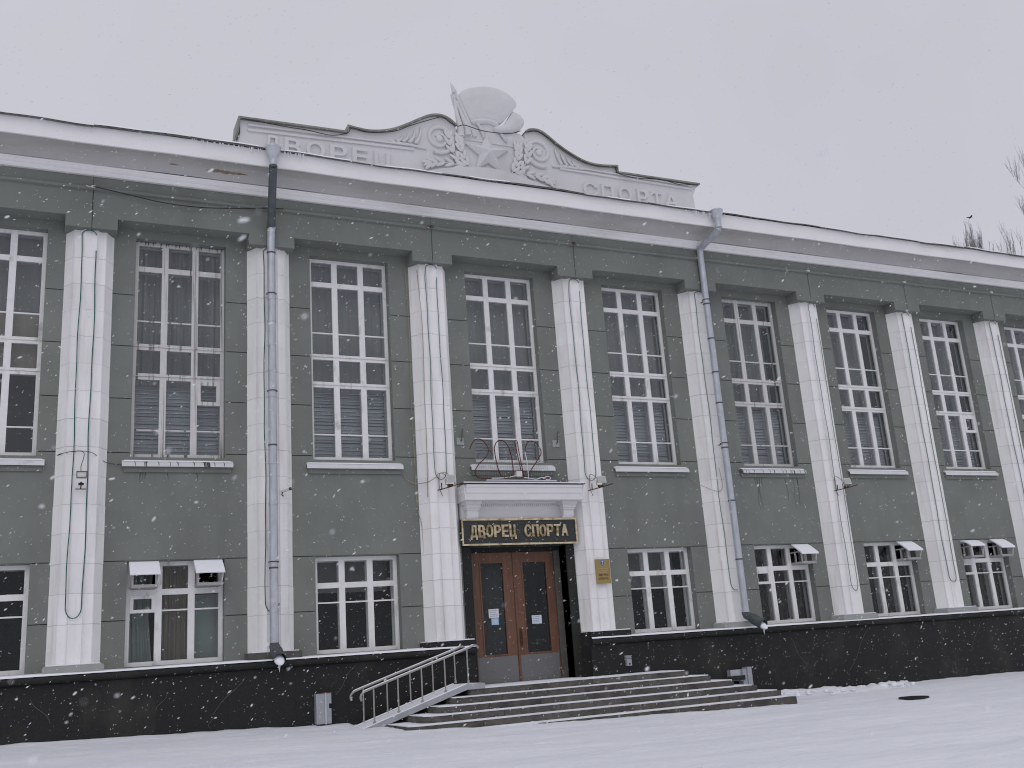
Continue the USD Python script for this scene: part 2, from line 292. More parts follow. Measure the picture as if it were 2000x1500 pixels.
# wall: a core with the joints showing, and plastered panels laid on it course by course
openings = [sbox(wx(b) - HW, UB - 0.02, wx(b) + HW, UT) for b in BAYS] + [sbox(wx(b) - HW, LB - 0.03, wx(b) + HW, LT) for b in BAYS if b != 4] + [sbox(-1.15, -0.7, 1.15, 2.26)]
openu = unary_union(openings)
wide = unary_union([sbox(wx(b) - HW - 0.0305, UB - 0.02, wx(b) + HW + 0.0305, UT + 0.0305) for b in BAYS] + [sbox(wx(b) - HW - 0.0305, LB - 0.06, wx(b) + HW + 0.0305, LT + 0.0305) for b in BAYS if b != 4] + [openings[-1]])
obj('wall', slab(sbox(XL, -0.7, XR, 9.6).difference(wide), -0.164, 0.22), 'stucco_core', SH)
def reveal(W, x, z0, z1):
    obj('reveal', [bx(x - HW - 0.03, x - HW, -0.1632, 0.22, z0, z1), bx(x + HW, x + HW + 0.03, -0.1632, 0.22, z0, z1), bx(x - HW - 0.03, x + HW + 0.03, -0.1632, 0.22, z1, z1 + 0.03)], 'stucco', W)
courses = [0.14, 1.06, 2.145, 4.205, 5.28, 6.35, 7.42, 8.86]
for b in BAYS:
    xa = XL if b == 0 else cx(b - 1) - 0.0
    xb_ = XR if b == 9 else cx(b)
    for k, (z0, z1) in enumerate(zip(courses[:-1], courses[1:])):
        g = 0.009
        pan = sbox(xa, z0 + (g if k else 0), xb_, z1 - (g if k < 6 else 0)).difference(openu)
        if b == 4 and k == 2: pan = pan.difference(sbox(-1.36, 0, 1.36, 3.2))
        if b == 4 and k < 2: pan = pan.difference(sbox(-1.355, 0, 1.355, 2.3))
        for p in getattr(pan, 'geoms', [pan]):
            if p.area > 0.02: obj('wall_panel', slab(p, YW, -0.1635), 'stucco', SH)
obj('rear_block', bx(XL, XR, 3.2, 14.0, -1.6, 10.3), 'stucco_core', SH)
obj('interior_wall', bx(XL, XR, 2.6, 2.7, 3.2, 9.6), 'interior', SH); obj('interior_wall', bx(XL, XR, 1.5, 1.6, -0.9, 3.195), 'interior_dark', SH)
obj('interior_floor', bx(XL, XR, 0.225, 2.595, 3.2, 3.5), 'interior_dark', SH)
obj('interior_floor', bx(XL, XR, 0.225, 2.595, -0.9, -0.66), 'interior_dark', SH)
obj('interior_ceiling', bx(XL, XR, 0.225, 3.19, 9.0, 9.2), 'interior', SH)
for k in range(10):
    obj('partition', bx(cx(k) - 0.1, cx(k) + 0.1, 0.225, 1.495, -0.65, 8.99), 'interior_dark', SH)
obj('end_wall', [bx(XL - 0.3, XL, -0.1, 14.0, -1.6, 10.0), bx(XR, XR + 0.3, -0.1, 14.0, -1.6, 10.0)], 'stucco', SH)

# windows
def bars(x0, x1, z0, z1, w, y0, y1): return [bx(x0, x0 + w, y0, y1, z0, z1), bx(x1 - w, x1, y0, y1, z0, z1), bx(x0 + w, x1 - w, y0, y1, z1 - w, z1), bx(x0 + w, x1 - w, y0, y1, z0, z0 + w)]
def pane(W, x0, x1, z0, z1, y=0.032): obj('pane', bx(x0 - 0.004, x1 + 0.004, y, y + 0.006, z0 - 0.004, z1 + 0.004), 'glass_bright' if z0 > 3 else 'glass', W)
def folds(x0, x1, z0, z1, y, n, amp, mat, W, name='curtain', gather=0.0):
    u = np.linspace(0, 1, max(8, n * 8)); zz = np.linspace(z0, z1, 5)
    v = []
    for z in zz:
        t = (z - z0) / (z1 - z0)
        s = 1 - gather * math.sin(math.pi * t) ** 2 * 0.5
        v.append(np.stack([x0 + (x1 - x0) * u * s, y + amp * np.sin(u * n * 2 * math.pi + 0.5 * math.sin(3 * t)) + 0.4 * amp * np.sin(u * n * 4.7 * math.pi + t), np.full_like(u, z)], -1))
    v = np.array(v); r, c = v.shape[:2]
    a, bb = np.meshgrid(np.arange(r - 1), np.arange(c - 1), indexing='ij')
    f = np.stack([a * c + bb, a * c + bb + 1, (a + 1) * c + bb + 1, (a + 1) * c + bb], -1).reshape(-1, 4)
    return obj(name, (v.reshape(-1, 3), f), mat, W, smooth=True)
def blind(W, x0, x1, z0, z1, y, open_left=0.0):
    x0 += open_left
    n = int((z1 - z0) / 0.078)
    sl, ed = [], []
    for k in range(n):
        z = z0 + (k + 0.5) * 0.078
        m = bx(x0, x1, -0.001, 0.001, -0.036, 0.036); m.apply_transform(trimesh.transformations.rotation_matrix(math.radians(-22 + rnd.uniform(-5, 5)), (1, 0, 0))); m.apply_translation((0, y, z + rnd.uniform(-0.004, 0.004)))
        sl.append(m)
        if rnd.random() < 0.75: ed.append(bx(x0 + rnd.uniform(0, 0.05), x1 - rnd.uniform(0, 0.06), y - 0.022, y - 0.019, z + 0.032, z + 0.041))
    obj('blind', sl, 'blind', W); obj('blind_edge', ed, 'blind_edge', W)
MW = 0.062
def upper_window(b):
    x = wx(b); W = holder('upper_window', SH); reveal(W, x, UB - 0.02, UT)
    fm = 'frame_streaked' if b in (2, 6) else 'frame'
    x0, x1 = x - HW + 0.002, x + HW - 0.002
    j = lambda s=0.004: rnd.uniform(-s, s)
    obj('frame', bars(x0, x1, UB, UT - 0.002, 0.072, 0.0, 0.075), fm, W)
    cols = [(x0 + 0.072, x - 0.298 - MW), (x - 0.298 + MW, x + 0.298 - MW), (x + 0.298 + MW, x1 - 0.072)]
    for s in (-1, 1): obj('mullion', bx(x + s * 0.298 - MW, x + s * 0.298 + MW, 0.002, 0.074, UB + 0.072, UT - 0.074), fm, W)
    for c0, c1 in cols:
        obj('transom', bx(c0, c1, 0.004, 0.072, U1 - 0.055, U1 + 0.055), fm, W)
        for zt in (U2, U3):
            obj('transom', [bx(c0, c1, 0.004, 0.072, zt - 0.068 + j(), zt - 0.006), bx(c0, c1, 0.004 + 0.002, 0.072, zt + 0.012, zt + 0.058 + j())], fm, W)
    # weather strips that cover the double transoms across the full width
    for zt in (U2, U3): obj('weather_strip', bx(x0 + 0.01, x1 - 0.01, -0.018, 0.0015, zt - 0.006 + j(), zt + 0.010), fm, W)
    zb1, zb2 = U1 - 0.055 - 0.69 * (U1 - U2 - 0.11), U3 - 0.068 - 0.68 * (U3 - UB - 0.14)
    for ci, (c0, c1) in enumerate(cols):
        pane(W, c0, c1, U1 + 0.055, UT - 0.074)
        obj('glazing_bar', bx(c0, c1, 0.006, 0.06, zb1 - 0.014, zb1 + 0.014), fm, W)
        pane(W, c0, c1, zb1 + 0.014, U1 - 0.055); pane(W, c0, c1, U2 + 0.06, zb1 - 0.014)
        pane(W, c0, c1, U3 + 0.06, U2 - 0.07)
        obj('glazing_bar', bx(c0, c1, 0.006, 0.06, zb2 - 0.014, zb2 + 0.014), fm, W)
        pane(W, c0, c1, UB + 0.072, zb2 - 0.014)
        if ci == 2 and b in (2, 8):          # a small opening sash let into the right-hand light
            zs = U3 - 0.56
            obj('vent_sash', bars(c0, c1, zs, U3 - 0.07, 0.075, -0.014, 0.066), fm, W)
            pane(W, c0 + 0.075, c1 - 0.075, zs + 0.075, U3 - 0.145, 0.02)
            pane(W, c0, c1, zb2 + 0.014, zs)
        else: pane(W, c0, c1, zb2 + 0.014, U3 - 0.07)
    inner = bars(x0, x1, UB, UT - 0.002, 0.075, 0.165, 0.215)
    for s in (-1, 1): inner.append(bx(x + s * 0.298 - 0.045, x + s * 0.298 + 0.045, 0.167, 0.213, UB + 0.075, UT - 0.077))
    for zt in (U1, U2, U3): inner.append(bx(x0 + 0.075, x1 - 0.075, 0.169, 0.211, zt - 0.05, zt + 0.05))
    obj('inner_frame', inner, 'frame_inner', W)
    # hangings
    if b == 1:
        folds(x - 0.9, x + 0.9, U3 + 0.05, zb1 + 0.1, 0.30, 4, 0.012, 'curtain_brown', W); folds(x - 0.9, x + 0.9, zb1 + 0.1, UT, 0.42, 5, 0.02, 'curtain_grey', W)
    elif b == 2: folds(x - 0.9, x + 0.9, UB, UT, 0.40, 12, 0.035, 'curtain_grey', W)
    elif b in (3, 4, 5): folds(x - 0.9, x + 0.9, U3 - 0.1, UT, 0.36, 7, 0.018, 'curtain_grey', W)
    else:
        folds(x - 0.9, x + 0.9, U3 - 0.3 * (b % 2), UT, 0.55, 9, 0.03, 'curtain_shade', W)
        folds(x - 0.55, x - 0.1, UB, UT - 0.3, 0.36, 4, 0.04, 'curtain_grey', W); folds(x + 0.5, x + 0.75, UB, U2, 0.38, 3, 0.04, 'curtain_grey', W)
    if b >= 2: blind(W, x - 0.83, x + 0.83, UB + 0.05, U3 - 0.12, 0.30 if b != 2 else 0.33)
    # sill
    sm = 'sill_streaked' if b in (2, 6) else 'sill'
    prof = [(0.0, 4.105), (-0.19, 4.055), (-0.265, 4.0), (-0.275, 3.925), (-0.262, 3.925), (-0.25, 3.985), (-0.18, 4.03), (0.0, 4.05)]
    obj('sill', [along_x(prof, x - 1.035, x + 1.035), ], sm, W)
    obj('sill_apron', bx(x - 1.0, x + 1.0, -0.215, YW - 0.0005, 3.825, 3.985), 'stucco', W)
    obj('sill_snow', hull([(x - 0.95, -0.03, 4.105), (x + 0.95, -0.03, 4.105), (x - 0.95, -0.03, 4.125), (x + 0.95, -0.03, 4.125), (x - 1.0, -0.235, 4.03), (x + 1.0, -0.235, 4.03), (x - 1.0, -0.22, 4.05), (x + 1.0, -0.22, 4.05)]), 'snow', W)
    if b in (2, 6):          # dark drip marks run off the sill down the wall
        for k in range(9 if b == 6 else 5):
            xs = x - 0.9 + 1.8 * rnd.random(); L = rnd.uniform(0.12, 0.85 if b == 6 else 0.2); w0 = rnd.uniform(0.004, 0.012)
            zz = np.linspace(3.82, 3.82 - L, 7)
            cpts = [(xs + 0.02 * math.sin(9 * z + k) + rnd.uniform(-.005, .005), z) for z in zz]
            lf = [(p[0] - w0 * (1 - i / 7), p[1]) for i, p in enumerate(cpts)]; rt = [(p[0] + w0 * (1 - i / 7), p[1]) for i, p in enumerate(cpts)]
            obj('drip_stain', slab(Polygon(lf + rt[::-1]), YW - 0.003, YW - 0.0007), 'streak', W)
        for k in range(9):
            xs = x - 0.85 + 0.21 * k + rnd.uniform(-.06, .06); w0 = rnd.uniform(0.006, 0.012)
            obj('drip_stain', hull([(xs - w0, -0.19, 4.0565), (xs + w0, -0.19, 4.0565), (xs + 0.03 - w0, -0.267, 3.998), (xs + 0.03 + w0, -0.267, 3.998), (xs + 0.03, -0.278, 3.93), (xs + 0.035, -0.278, 3.93), (xs, -0.2, 4.058)]), 'streak', W)
        # icicles and dark frost along the head of the opening
        ic = []
        for k in range(26):
            xs = x - 0.86 + 1.72 * (k + rnd.random() * 0.7) / 26; L = rnd.uniform(0.03, 0.10)
            c = trimesh.creation.cone(0.016, L, sections=5); c.apply_transform(trimesh.transformations.rotation_matrix(math.pi, (1, 0, 0))); c.apply_translation((xs, -0.03, UT + 0.005)); ic.append(c)
        obj('icicle_row', ic, 'ice' if b == 6 else 'streak', W)
    return W
def hood(W, x0, x1, curved=False):
    """A tin rain hood above an opened ventilation light, snow lying on it."""
    ya, za, yb, zb = (-0.06, 2.16, -0.50, 1.86)
    if curved: za, zb = 2.10, 1.93
    n = 7; pts = []
    for i in range(n):
        t = i / (n - 1); z = za + (zb - za) * t + (0.05 * math.sin(math.pi * t) if curved else 0.015 * math.sin(math.pi * t)); pts.append((ya + (yb - ya) * t, z))
    prof = pts + [(y, z - 0.012) for y, z in pts[::-1]]
    obj('vent_hood', along_x(prof, x0 - 0.03, x1 + 0.03), 'sill', W)
    snow = [(y, z + 0.002) for y, z in pts[1:]] + [(y, z + 0.002 + 0.03 * (1 - 0.3 * k / n)) for k, (y, z) in enumerate(pts[1:][::-1])]
    obj('hood_snow', along_x(snow, x0 - 0.025, x1 + 0.02), 'snow', W)
    obj('vent_box', [bx(x0 + 0.01, x1 - 0.01, -0.42, -0.003, 1.625, 1.65)] + bars(x0 + 0.01, x1 - 0.01, 1.65, 1.95, 0.032, -0.42, -0.395)
        + [bx(x0 + 0.01, x0 + 0.04, -0.384, -0.003, 1.65, 1.68), bx(x0 + 0.01, x0 + 0.04, -0.384, -0.003, 1.91, 1.94), bx(x0 + 0.01, x0 + 0.04, -0.20, -0.165, 1.68, 1.91)], 'frame_inner', W)
    obj('hood_stay', tube([(x1 - 0.02, -0.40, 1.65), (x1 + 0.0, -0.46, 1.87)], 0.007, 4), 'frame', W)
def lower_window(b):
    x = wx(b); W = holder('lower_window', SH); reveal(W, x, LB - 0.03, LT)
    x0, x1 = x - HW + 0.002, x + HW - 0.002
    obj('frame', bars(x0, x1, LB, LT - 0.002, 0.08, 0.0, 0.075), 'frame', W)
    cols = [(x0 + 0.08, x - 0.298 - MW), (x - 0.298 + MW, x + 0.298 - MW), (x + 0.298 + MW, x1 - 0.08)]
    for s in (-1, 1): obj('mullion', bx(x + s * 0.298 - MW, x + s * 0.298 + MW, 0.002, 0.074, LB + 0.08, LT - 0.082), 'frame', W)
    zb = L1 - 0.055 - 0.24 * (L1 - LB - 0.14)
    hoods = {2: (0, 2), 6: (2,), 7: (2,), 8: (0, 2)}.get(b, ())
    sash = {2: 0, 6: 0, 8: 0}.get(b, None)
    for ci, (c0, c1) in enumerate(cols):
        obj('transom', bx(c0, c1, 0.004, 0.072, L1 - 0.055, L1 + 0.055), 'frame', W)
        if ci in hoods: hood(W, c0 - 0.02, c1 + 0.02, curved=(b == 8 and ci == 0))
        else: pane(W, c0, c1, L1 + 0.055, LT - 0.082)
        if ci == sash:
            obj('vent_sash', bars(c0, c1, zb - 0.03, L1 - 0.055, 0.06, -0.012, 0.066), 'frame', W)
            pane(W, c0 + 0.06, c1 - 0.06, zb + 0.03, L1 - 0.115, 0.02); pane(W, c0, c1, LB + 0.08, zb - 0.03)
        else:
            obj('glazing_bar', bx(c0, c1, 0.006, 0.06, zb - 0.014, zb + 0.014), 'frame', W)
            pane(W, c0, c1, zb + 0.014, L1 - 0.055); pane(W, c0, c1, LB + 0.08, zb - 0.014)
    inner = bars(x0, x1, LB, LT - 0.002, 0.085, 0.165, 0.215)
    for s in (-1, 1): inner.append(bx(x + s * 0.298 - 0.05, x + s * 0.298 + 0.05, 0.15, 0.213, LB + 0.085, LT - 0.087))
    for zt in (L1,): inner.append(bx(x0 + 0.085, x1 - 0.085, 0.169, 0.211, zt - 0.045, zt + 0.045))
    obj('inner_frame', inner, 'frame' if b in (3, 5) else 'frame_inner', W)
    if b == 2:
        folds(x - 0.86, x - 0.36, LB, L1 + 0.5, 0.40, 5, 0.03, 'curtain_pale', W, gather=0.3); folds(x - 0.2, x + 0.28, LB, LT, 0.5, 5, 0.03, 'curtain_brown', W)
        folds(x + 0.33, x + 0.87, LB, L1 - 0.05, 0.36, 1, 0.004, 'curtain_pale', W, 'roller_blind')
    elif b in (6, 7, 8): folds(x - 0.9, x + 0.9, LB, LT, 0.42, 13, 0.045, 'curtain_dark', W)
    elif b == 5: folds(x - 0.9, x + 0.9, L1 - 0.3, LT, 0.7, 5, 0.02, 'curtain_shade', W)
    elif b == 3: folds(x - 0.9, x + 0.9, L1 - 0.1, LT, 0.75, 4, 0.02, 'curtain_shade', W)
    return W
for b in BAYS:
    if b == 0: continue
    upper_window(b)
    if b != 4: lower_window(b)

# columns: fluted half-round drums on a thin shaft whose edge shows in the joints
def flute_profile(a, d, xc, y0, inset=0.0, n=5, depth=0.062, per=10):
    th = np.array([math.pi + math.acos(c) for c in (1, 0.655, 0.275, -0.275, -0.655, -1)]); n = 5
    pts = []
    for k in range(n):
        w = th[k + 1] - th[k]
        for s in range(per):
            t = s / per
            if s == 0 and k > 0:
                for da, rr in ((-0.018, 1.0), (0.0, 0.95), (0.018, 1.0)): pts.append((xc + a * (rr - inset) * math.cos(th[k] + da), y0 + d * (rr - inset) * math.sin(th[k] + da)))
                continue
            an = th[k] + w * t
            rr = 1 - (depth / 0.4) * max(0.0, math.sin(math.pi * t)) ** 0.75 * (0.7 if k in (0, 4) else 1.0) - inset
            pts.append((xc + a * rr * math.cos(an), y0 + d * rr * math.sin(an)))
    pts.append((xc + a * (1 - inset), y0))
    return [(xc - a * (1 - inset), y0 + 0.10)] + pts + [(xc + a * (1 - inset), y0 + 0.10)]
def column(i):
    x = cx(i); C = holder('column', SH)
    z_ped = 0.33
    joints = [z_ped] + [1.02 + 0.5385 * k for k in range(14)] + [8.60]
    obj('shaft', plan(Polygon(flute_profile(0.445, 0.34, x, YW, inset=0.025)), z_ped, 8.60), 'joint', C)
    for z0, z1 in zip(joints[:-1], joints[1:]):
        e = rnd.uniform(-0.003, 0.003)
        p = Polygon(flute_profile(0.445 + rnd.uniform(-.003, .003), 0.34, x, YW + e)).difference(sbox(x - 1, YW - 0.0005, x + 1, YW + 1))
        obj('drum', plan(p, z0 + rnd.uniform(0.001, 0.005), z1 - rnd.uniform(0.001, 0.004)), 'drum', C)
    w = 0.50 if i in (1, 2) else 0.56
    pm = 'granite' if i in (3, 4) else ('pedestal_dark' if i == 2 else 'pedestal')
    if i in (3, 4):
        s = 1 if i == 3 else -1
        xa, xb = (x - w, x + 0.46) if i == 3 else (x - 0.46, x + w)
        if i == 3: xa, xb = x - w, -1.352
        else: xa, xb = 1.352, x + w
        obj('pedestal', bx(xa, xb, -0.64, YW - 0.001, 0.195, 0.31), pm, C)
        obj('pedestal_snow', bx(xa + 0.01, xb - 0.01, -0.635, YW - 0.002, 0.311, 0.33), 'snow', C)
    else:
        p = sbox(x - w, 0.19, x + w, 0.322)
        if i not in (2,): p = p.intersection(p.buffer(-0.05).buffer(0.05).union(sbox(x - w, 0.19, x + w, 0.25)))
        obj('pedestal', slab(p, -0.64, YW - 0.001), pm, C)
        obj('pedestal_snow', bx(x - w + 0.06, x + w - 0.06, -0.63, YW - 0.002, 0.3225, 0.337), 'snow', C)
for i in range(0, 10): column(i)

# beam with its blocks above the columns, cut in lengths at the column axes
edges = [XL] + [cx(i) for i in range(0, 10)] + [XR]
for xa, xb in zip(edges[:-1], edges[1:]):
    p = sbox(xa + 0.003, 8.835, xb - 0.003, 9.70)
    for xc in (xa, xb): p = p.union(sbox(max(xc - 0.475, xa + 0.003), 8.60, min(xc + 0.475, xb - 0.003), 8.836))
    obj('beam', slab(p, -0.60, YW + 0.003), 'stucco', SH)
    obj('string_moulding', along_x([(-0.601, 9.385), (-0.655, 9.40), (-0.665, 9.45), (-0.64, 9.475), (-0.601, 9.48)], xa + 0.002, xb - 0.002), 'stucco', SH)
for i in range(1, 9):
    obj('wall_hook', [bx(cx(i) - 0.035, cx(i) + 0.035, -0.69, -0.655, 9.42, 9.47), tube([(cx(i), -0.68, 9.44), (cx(i) - 0.09, -0.73, 9.41), (cx(i) - 0.13, -0.72, 9.44)], 0.009, 4)], 'rust' if i in (3, 4) else 'lamp_white', SH)
    obj('hook_wire', tube([(cx(i) + 0.01, -0.668, 9.42), (cx(i) + 0.008, -0.606, 9.36), (cx(i) + 0.005, -0.606, 8.66)], 0.004, 4), 'stucco_core', SH)

# main cornice
def wav(x): return 0.012 * math.sin(x * 0.9 + 1) + 0.009 * math.sin(x * 2.3) + 0.006 * math.sin(x * 5.1 + 2)
mold = [(-0.601, 9.70), (-0.67, 9.70), (-0.672, 9.775), (-0.70, 9.778), (-0.702, 9.845), (-0.73, 9.848), (-0.74, 9.888), (-0.601, 9.89)]
def strip_along(profile, xs, dz=None, jitter=None):
    """A (y, z) profile carried along x in short lengths; dz(x) lowers or lifts it, as an old eave sags."""
    n = len(profile); V = []
    for x in xs:
        for k, (y, z) in enumerate(profile): V.append((x, y, z + (dz(x) if dz else 0)))
    F = []
    for i in range(len(xs) - 1):
        for k in range(n):
            a, b = i * n + k, i * n + (k + 1) % n
            F += [(a, b, b + n), (a, b + n, a + n)]
    tv, tf = trimesh.creation.triangulate_polygon(Polygon(profile), engine='earcut')
    near_ = [int(np.argmin(((np.array(profile) - p[:2]) ** 2).sum(1))) for p in tv]
    tri = [tuple(near_[int(i)] for i in t) for t in tf]
    for t in tri:
        F.append(tuple(t[::-1])); F.append(tuple(int(v) + (len(xs) - 1) * n for v in t))
    m = trimesh.Trimesh(V, F, process=False); m.fix_normals(); return m
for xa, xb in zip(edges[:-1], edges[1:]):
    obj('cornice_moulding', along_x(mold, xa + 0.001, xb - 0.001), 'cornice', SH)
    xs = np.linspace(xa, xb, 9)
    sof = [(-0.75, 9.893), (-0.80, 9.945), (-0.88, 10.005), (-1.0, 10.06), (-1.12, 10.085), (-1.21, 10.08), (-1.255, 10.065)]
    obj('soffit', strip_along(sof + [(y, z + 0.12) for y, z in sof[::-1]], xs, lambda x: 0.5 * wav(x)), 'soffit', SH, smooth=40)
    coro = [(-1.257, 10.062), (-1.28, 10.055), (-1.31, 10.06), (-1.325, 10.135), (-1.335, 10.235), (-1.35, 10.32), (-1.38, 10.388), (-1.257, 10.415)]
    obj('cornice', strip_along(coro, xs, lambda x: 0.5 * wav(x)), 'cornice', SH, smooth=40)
obj('cornice_core', bx(XL, XR, -1.25, YW, 10.22, 10.40), 'cornice', SH)
# a patch where the plaster has come off the soffit
zc = lambda y: np.interp(-y, [0.75, 0.80, 0.88, 1.0, 1.12], [9.893, 9.945, 10.005, 10.06, 10.085]) - 0.004
for xa, xb, yc, wd in ((-6.85, -5.97, -0.90, 0.06), (-7.55, -7.37, -0.92, 0.03)):
    tt = np.linspace(0, 1, 15); e1 = [yc - wd * math.sin(math.pi * t) ** 0.5 * rnd.uniform(0.35, 1.0) for t in tt]; e2 = [yc + wd * math.sin(math.pi * t) ** 0.5 * rnd.uniform(0.2, 0.8) for t in tt]
    V = [(xa + (xb - xa) * t, y, zc(y) + 0.5 * wav(xa + (xb - xa) * t)) for t, y in zip(tt, e1)] + [(xa + (xb - xa) * t, y, zc(y) + 0.5 * wav(xa + (xb - xa) * t)) for t, y in zip(tt, e2)]
    obj('bare_patch', (np.array(V), np.array([(k, k + 1, k + 16, k + 15) for k in range(14)])), 'crumbled', SH, label='bare brown patch in the white soffit')

# roof edge: sheet-metal flashing in lengths, sagging and lifted here and there, snow behind it
for k, (xa, xb) in enumerate(zip(np.arange(XL, XR - 0.1, 1.8), np.arange(XL, XR - 0.1, 1.8) + 1.8)):
    xs = np.linspace(xa, min(xb - 0.004, XR), 7); lift = rnd.uniform(-0.012, 0.016)
    f = lambda x, lift=lift: wav(x) + lift
    ex = rnd.uniform(-0.005, 0.018)
    obj('roof_flashing', strip_along([(-0.7, 10.515), (-1.41, 10.418), (-1.435, 10.373 - ex), (-1.427, 10.373 - ex), (-1.40, 10.403), (-0.7, 10.49)], xs, f), 'flash', SH)
    if rnd.random() < 0.55 or -8 < xa < -3.2:
        obj('roof_snow', strip_along([(-0.7, 10.52), (-1.35, 10.43), (-1.405, 10.426), (-1.40, 10.453), (-1.25, 10.488), (-0.7, 10.585)], np.linspace(xa + rnd.uniform(0, .7), xb - rnd.uniform(0, .6), 6), f), 'snow', SH)
obj('roof', [along_x([(-0.7, 10.485), (-0.7, 10.525), (5.0, 11.30), (14.0, 10.45), (14.0, 10.4), (5.0, 11.24)], XL - 0.3, XR + 0.3)], 'snow', SH)
for xc, nI, span in ((-5.6, 46, 1.6), (5.5, 26, 0.9)):
    ic = []
    for k in range(nI):
        xs = xc + rnd.uniform(-span, span * 0.45); L = rnd.uniform(0.04, 0.2) * (1 - 0.5 * abs(xs - xc) / span)
        c = trimesh.creation.cone(rnd.uniform(0.008, 0.016), L, sections=5); c.apply_transform(trimesh.transformations.rotation_matrix(math.pi, (1, 0, 0))); c.apply_translation((xs, -1.428, 10.375 + wav(xs))); ic.append(c)
    obj('icicle_row', ic, 'ice', SH)

# parapet with its relief
YP = -0.15
outL = [(-6.0, 10.3), (-6.0, 11.02), (-6.02, 11.72), (-3.6, 11.77)]
curveL = smoothline([(-3.58, 11.93), (-3.33, 11.90), (-3.11, 11.89), (-2.83, 11.93), (-2.58, 12.0), (-2.32, 12.12), (-2.06, 12.27), (-1.8, 12.43), (-1.55, 12.56), (-1.32, 12.61), (-1.13, 12.58), (-0.99, 12.50), (-0.88, 12.40)], 4)
curveR = smoothline([(1.0, 12.55), (1.1, 12.62), (1.28, 12.65), (1.44, 12.62), (1.61, 12.52), (1.86, 12.34), (2.11, 12.19), (2.36, 12.07), (2.59, 11.98), (2.8, 11.94), (3.05, 11.93), (3.3, 11.95), (3.55, 11.98)], 4)
outR = [(3.57, 11.80), (6.08, 11.82), (6.02, 11.70), (5.93, 11.5), (5.95, 11.2), (5.93, 10.3)]
outline = Polygon(outL + [tuple(p) for p in curveL] + [(-0.88, 12.15), (1.0, 12.2)] + [tuple(p) for p in curveR] + outR).buffer(0)
PAR = obj('parapet', slab(outline, YP, 0.35), 'relief', SH)
def coping(pts, name='coping'):
    p = np.array(pts); L, R_ = [], []
    up = LineString(p).buffer(0.022, cap_style='flat', join_style='mitre')
    obj(name, slab(up, YP - 0.085, 0.40), 'coping', PAR)
coping([(-6.07, 11.38), (-6.04, 11.745), (-3.61, 11.79)]); coping([(-3.615, 11.80), (-3.58, 11.952)] + [(a, b + 0.02) for a, b in curveL[1:]])
coping([(a, b + 0.02) for a, b in curveR] + [(3.585, 12.0), (3.585, 11.83)]); coping([(3.6, 11.825), (6.14, 11.845)])
def mould_line(pts, w=0.035, d=0.035): obj('relief_moulding', slab(LineString(pts).buffer(w, cap_style='flat'), YP - d, YP + 0.01), 'relief', PAR)
mould_line([(-5.85, 11.49), (-2.0, 11.62)], 0.028); mould_line([(-5.85, 11.60), (-2.0, 11.71)], 0.018, 0.05); mould_line([(1.9, 11.70), (5.9, 11.68)], 0.028); mould_line([(1.9, 11.79), (5.9, 11.765)], 0.018, 0.05)
for ch, a, b in (('Д', -5.50, -5.16), ('В', -5.05, -4.68), ('О', -4.56, -4.14), ('Р', -4.02, -3.62), ('Е', -3.50, -3.14), ('Ц', -2.98, -2.55)):
    obj('letter', text(ch, a, b, 11.03 if ch not in 'ДЦ' else 10.96, 11.43, YP + 0.004, 0.06), 'relief', PAR)
for ch, a, b in (('С', 2.52, 2.93), ('П', 3.05, 3.42), ('О', 3.56, 3.95), ('Р', 4.12, 4.44), ('Т', 4.57, 4.88), ('А', 4.95, 5.40)):
    obj('letter', text(ch, a, b, 11.03, 11.44, YP + 0.004, 0.06), 'relief', PAR)
def relief_poly(pts, d, name, smooth_n=0, y=YP, back=0.02):
    p = smoothline(pts + [pts[0]], smooth_n) if smooth_n else np.array(pts)
    return obj(name, slab(Polygon(p).buffer(0), y - d, y + back), 'relief', PAR)
def spiral(xc, zc_, r0, r1, turns, a0, sgn):
    th = np.linspace(0, turns * 2 * math.pi, 46); r = r0 + (r1 - r0) * th / th[-1]
    return [(xc + sgn * rr * math.cos(t + a0), YP - 0.012, zc_ + rr * math.sin(t + a0)) for t, rr in zip(th, r)]
for xc, zc_, sgn in ((-1.33, 12.02, 1), (1.34, 12.06, -1)):
    obj('volute', tube(spiral(xc, zc_, 0.40, 0.09, 1.75, -2.0, sgn), np.linspace(0.06, 0.035, 46), 7), 'relief', PAR, smooth=True)
    obj('volute_eye', lathe([(0, 0), (0.10, 0), (0.075, 0.05), (0, 0.065)], (xc, YP, zc_), 'y', 14), 'relief', PAR, smooth=40)
    for k in range(4):       # acanthus-like fan outside the volute
        x1 = xc - sgn * (0.5 + 0.16 * k); h = 0.42 - 0.075 * k
        obj('fan_leaf', tube(smoothline([(x1 + sgn * 0.04, YP - 0.01, zc_ + 0.22 - 0.10 * k + 0.0), (x1, YP - 0.04, zc_ - 0.02 - 0.06 * k), (x1 - sgn * 0.12, YP - 0.03, zc_ - 0.26 + 0.0 * k)], 5), np.linspace(0.012, 0.05, 11), 6), 'relief', PAR, smooth=True)
    obj('fan_base', tube(smoothline([(xc - sgn * 0.35, YP - 0.01, zc_ - 0.33), (xc - sgn * 0.75, YP - 0.03, zc_ - 0.30), (xc - sgn * 1.25, YP - 0.01, zc_ - 0.28)], 5), 0.035, 6), 'relief', PAR, smooth=True)
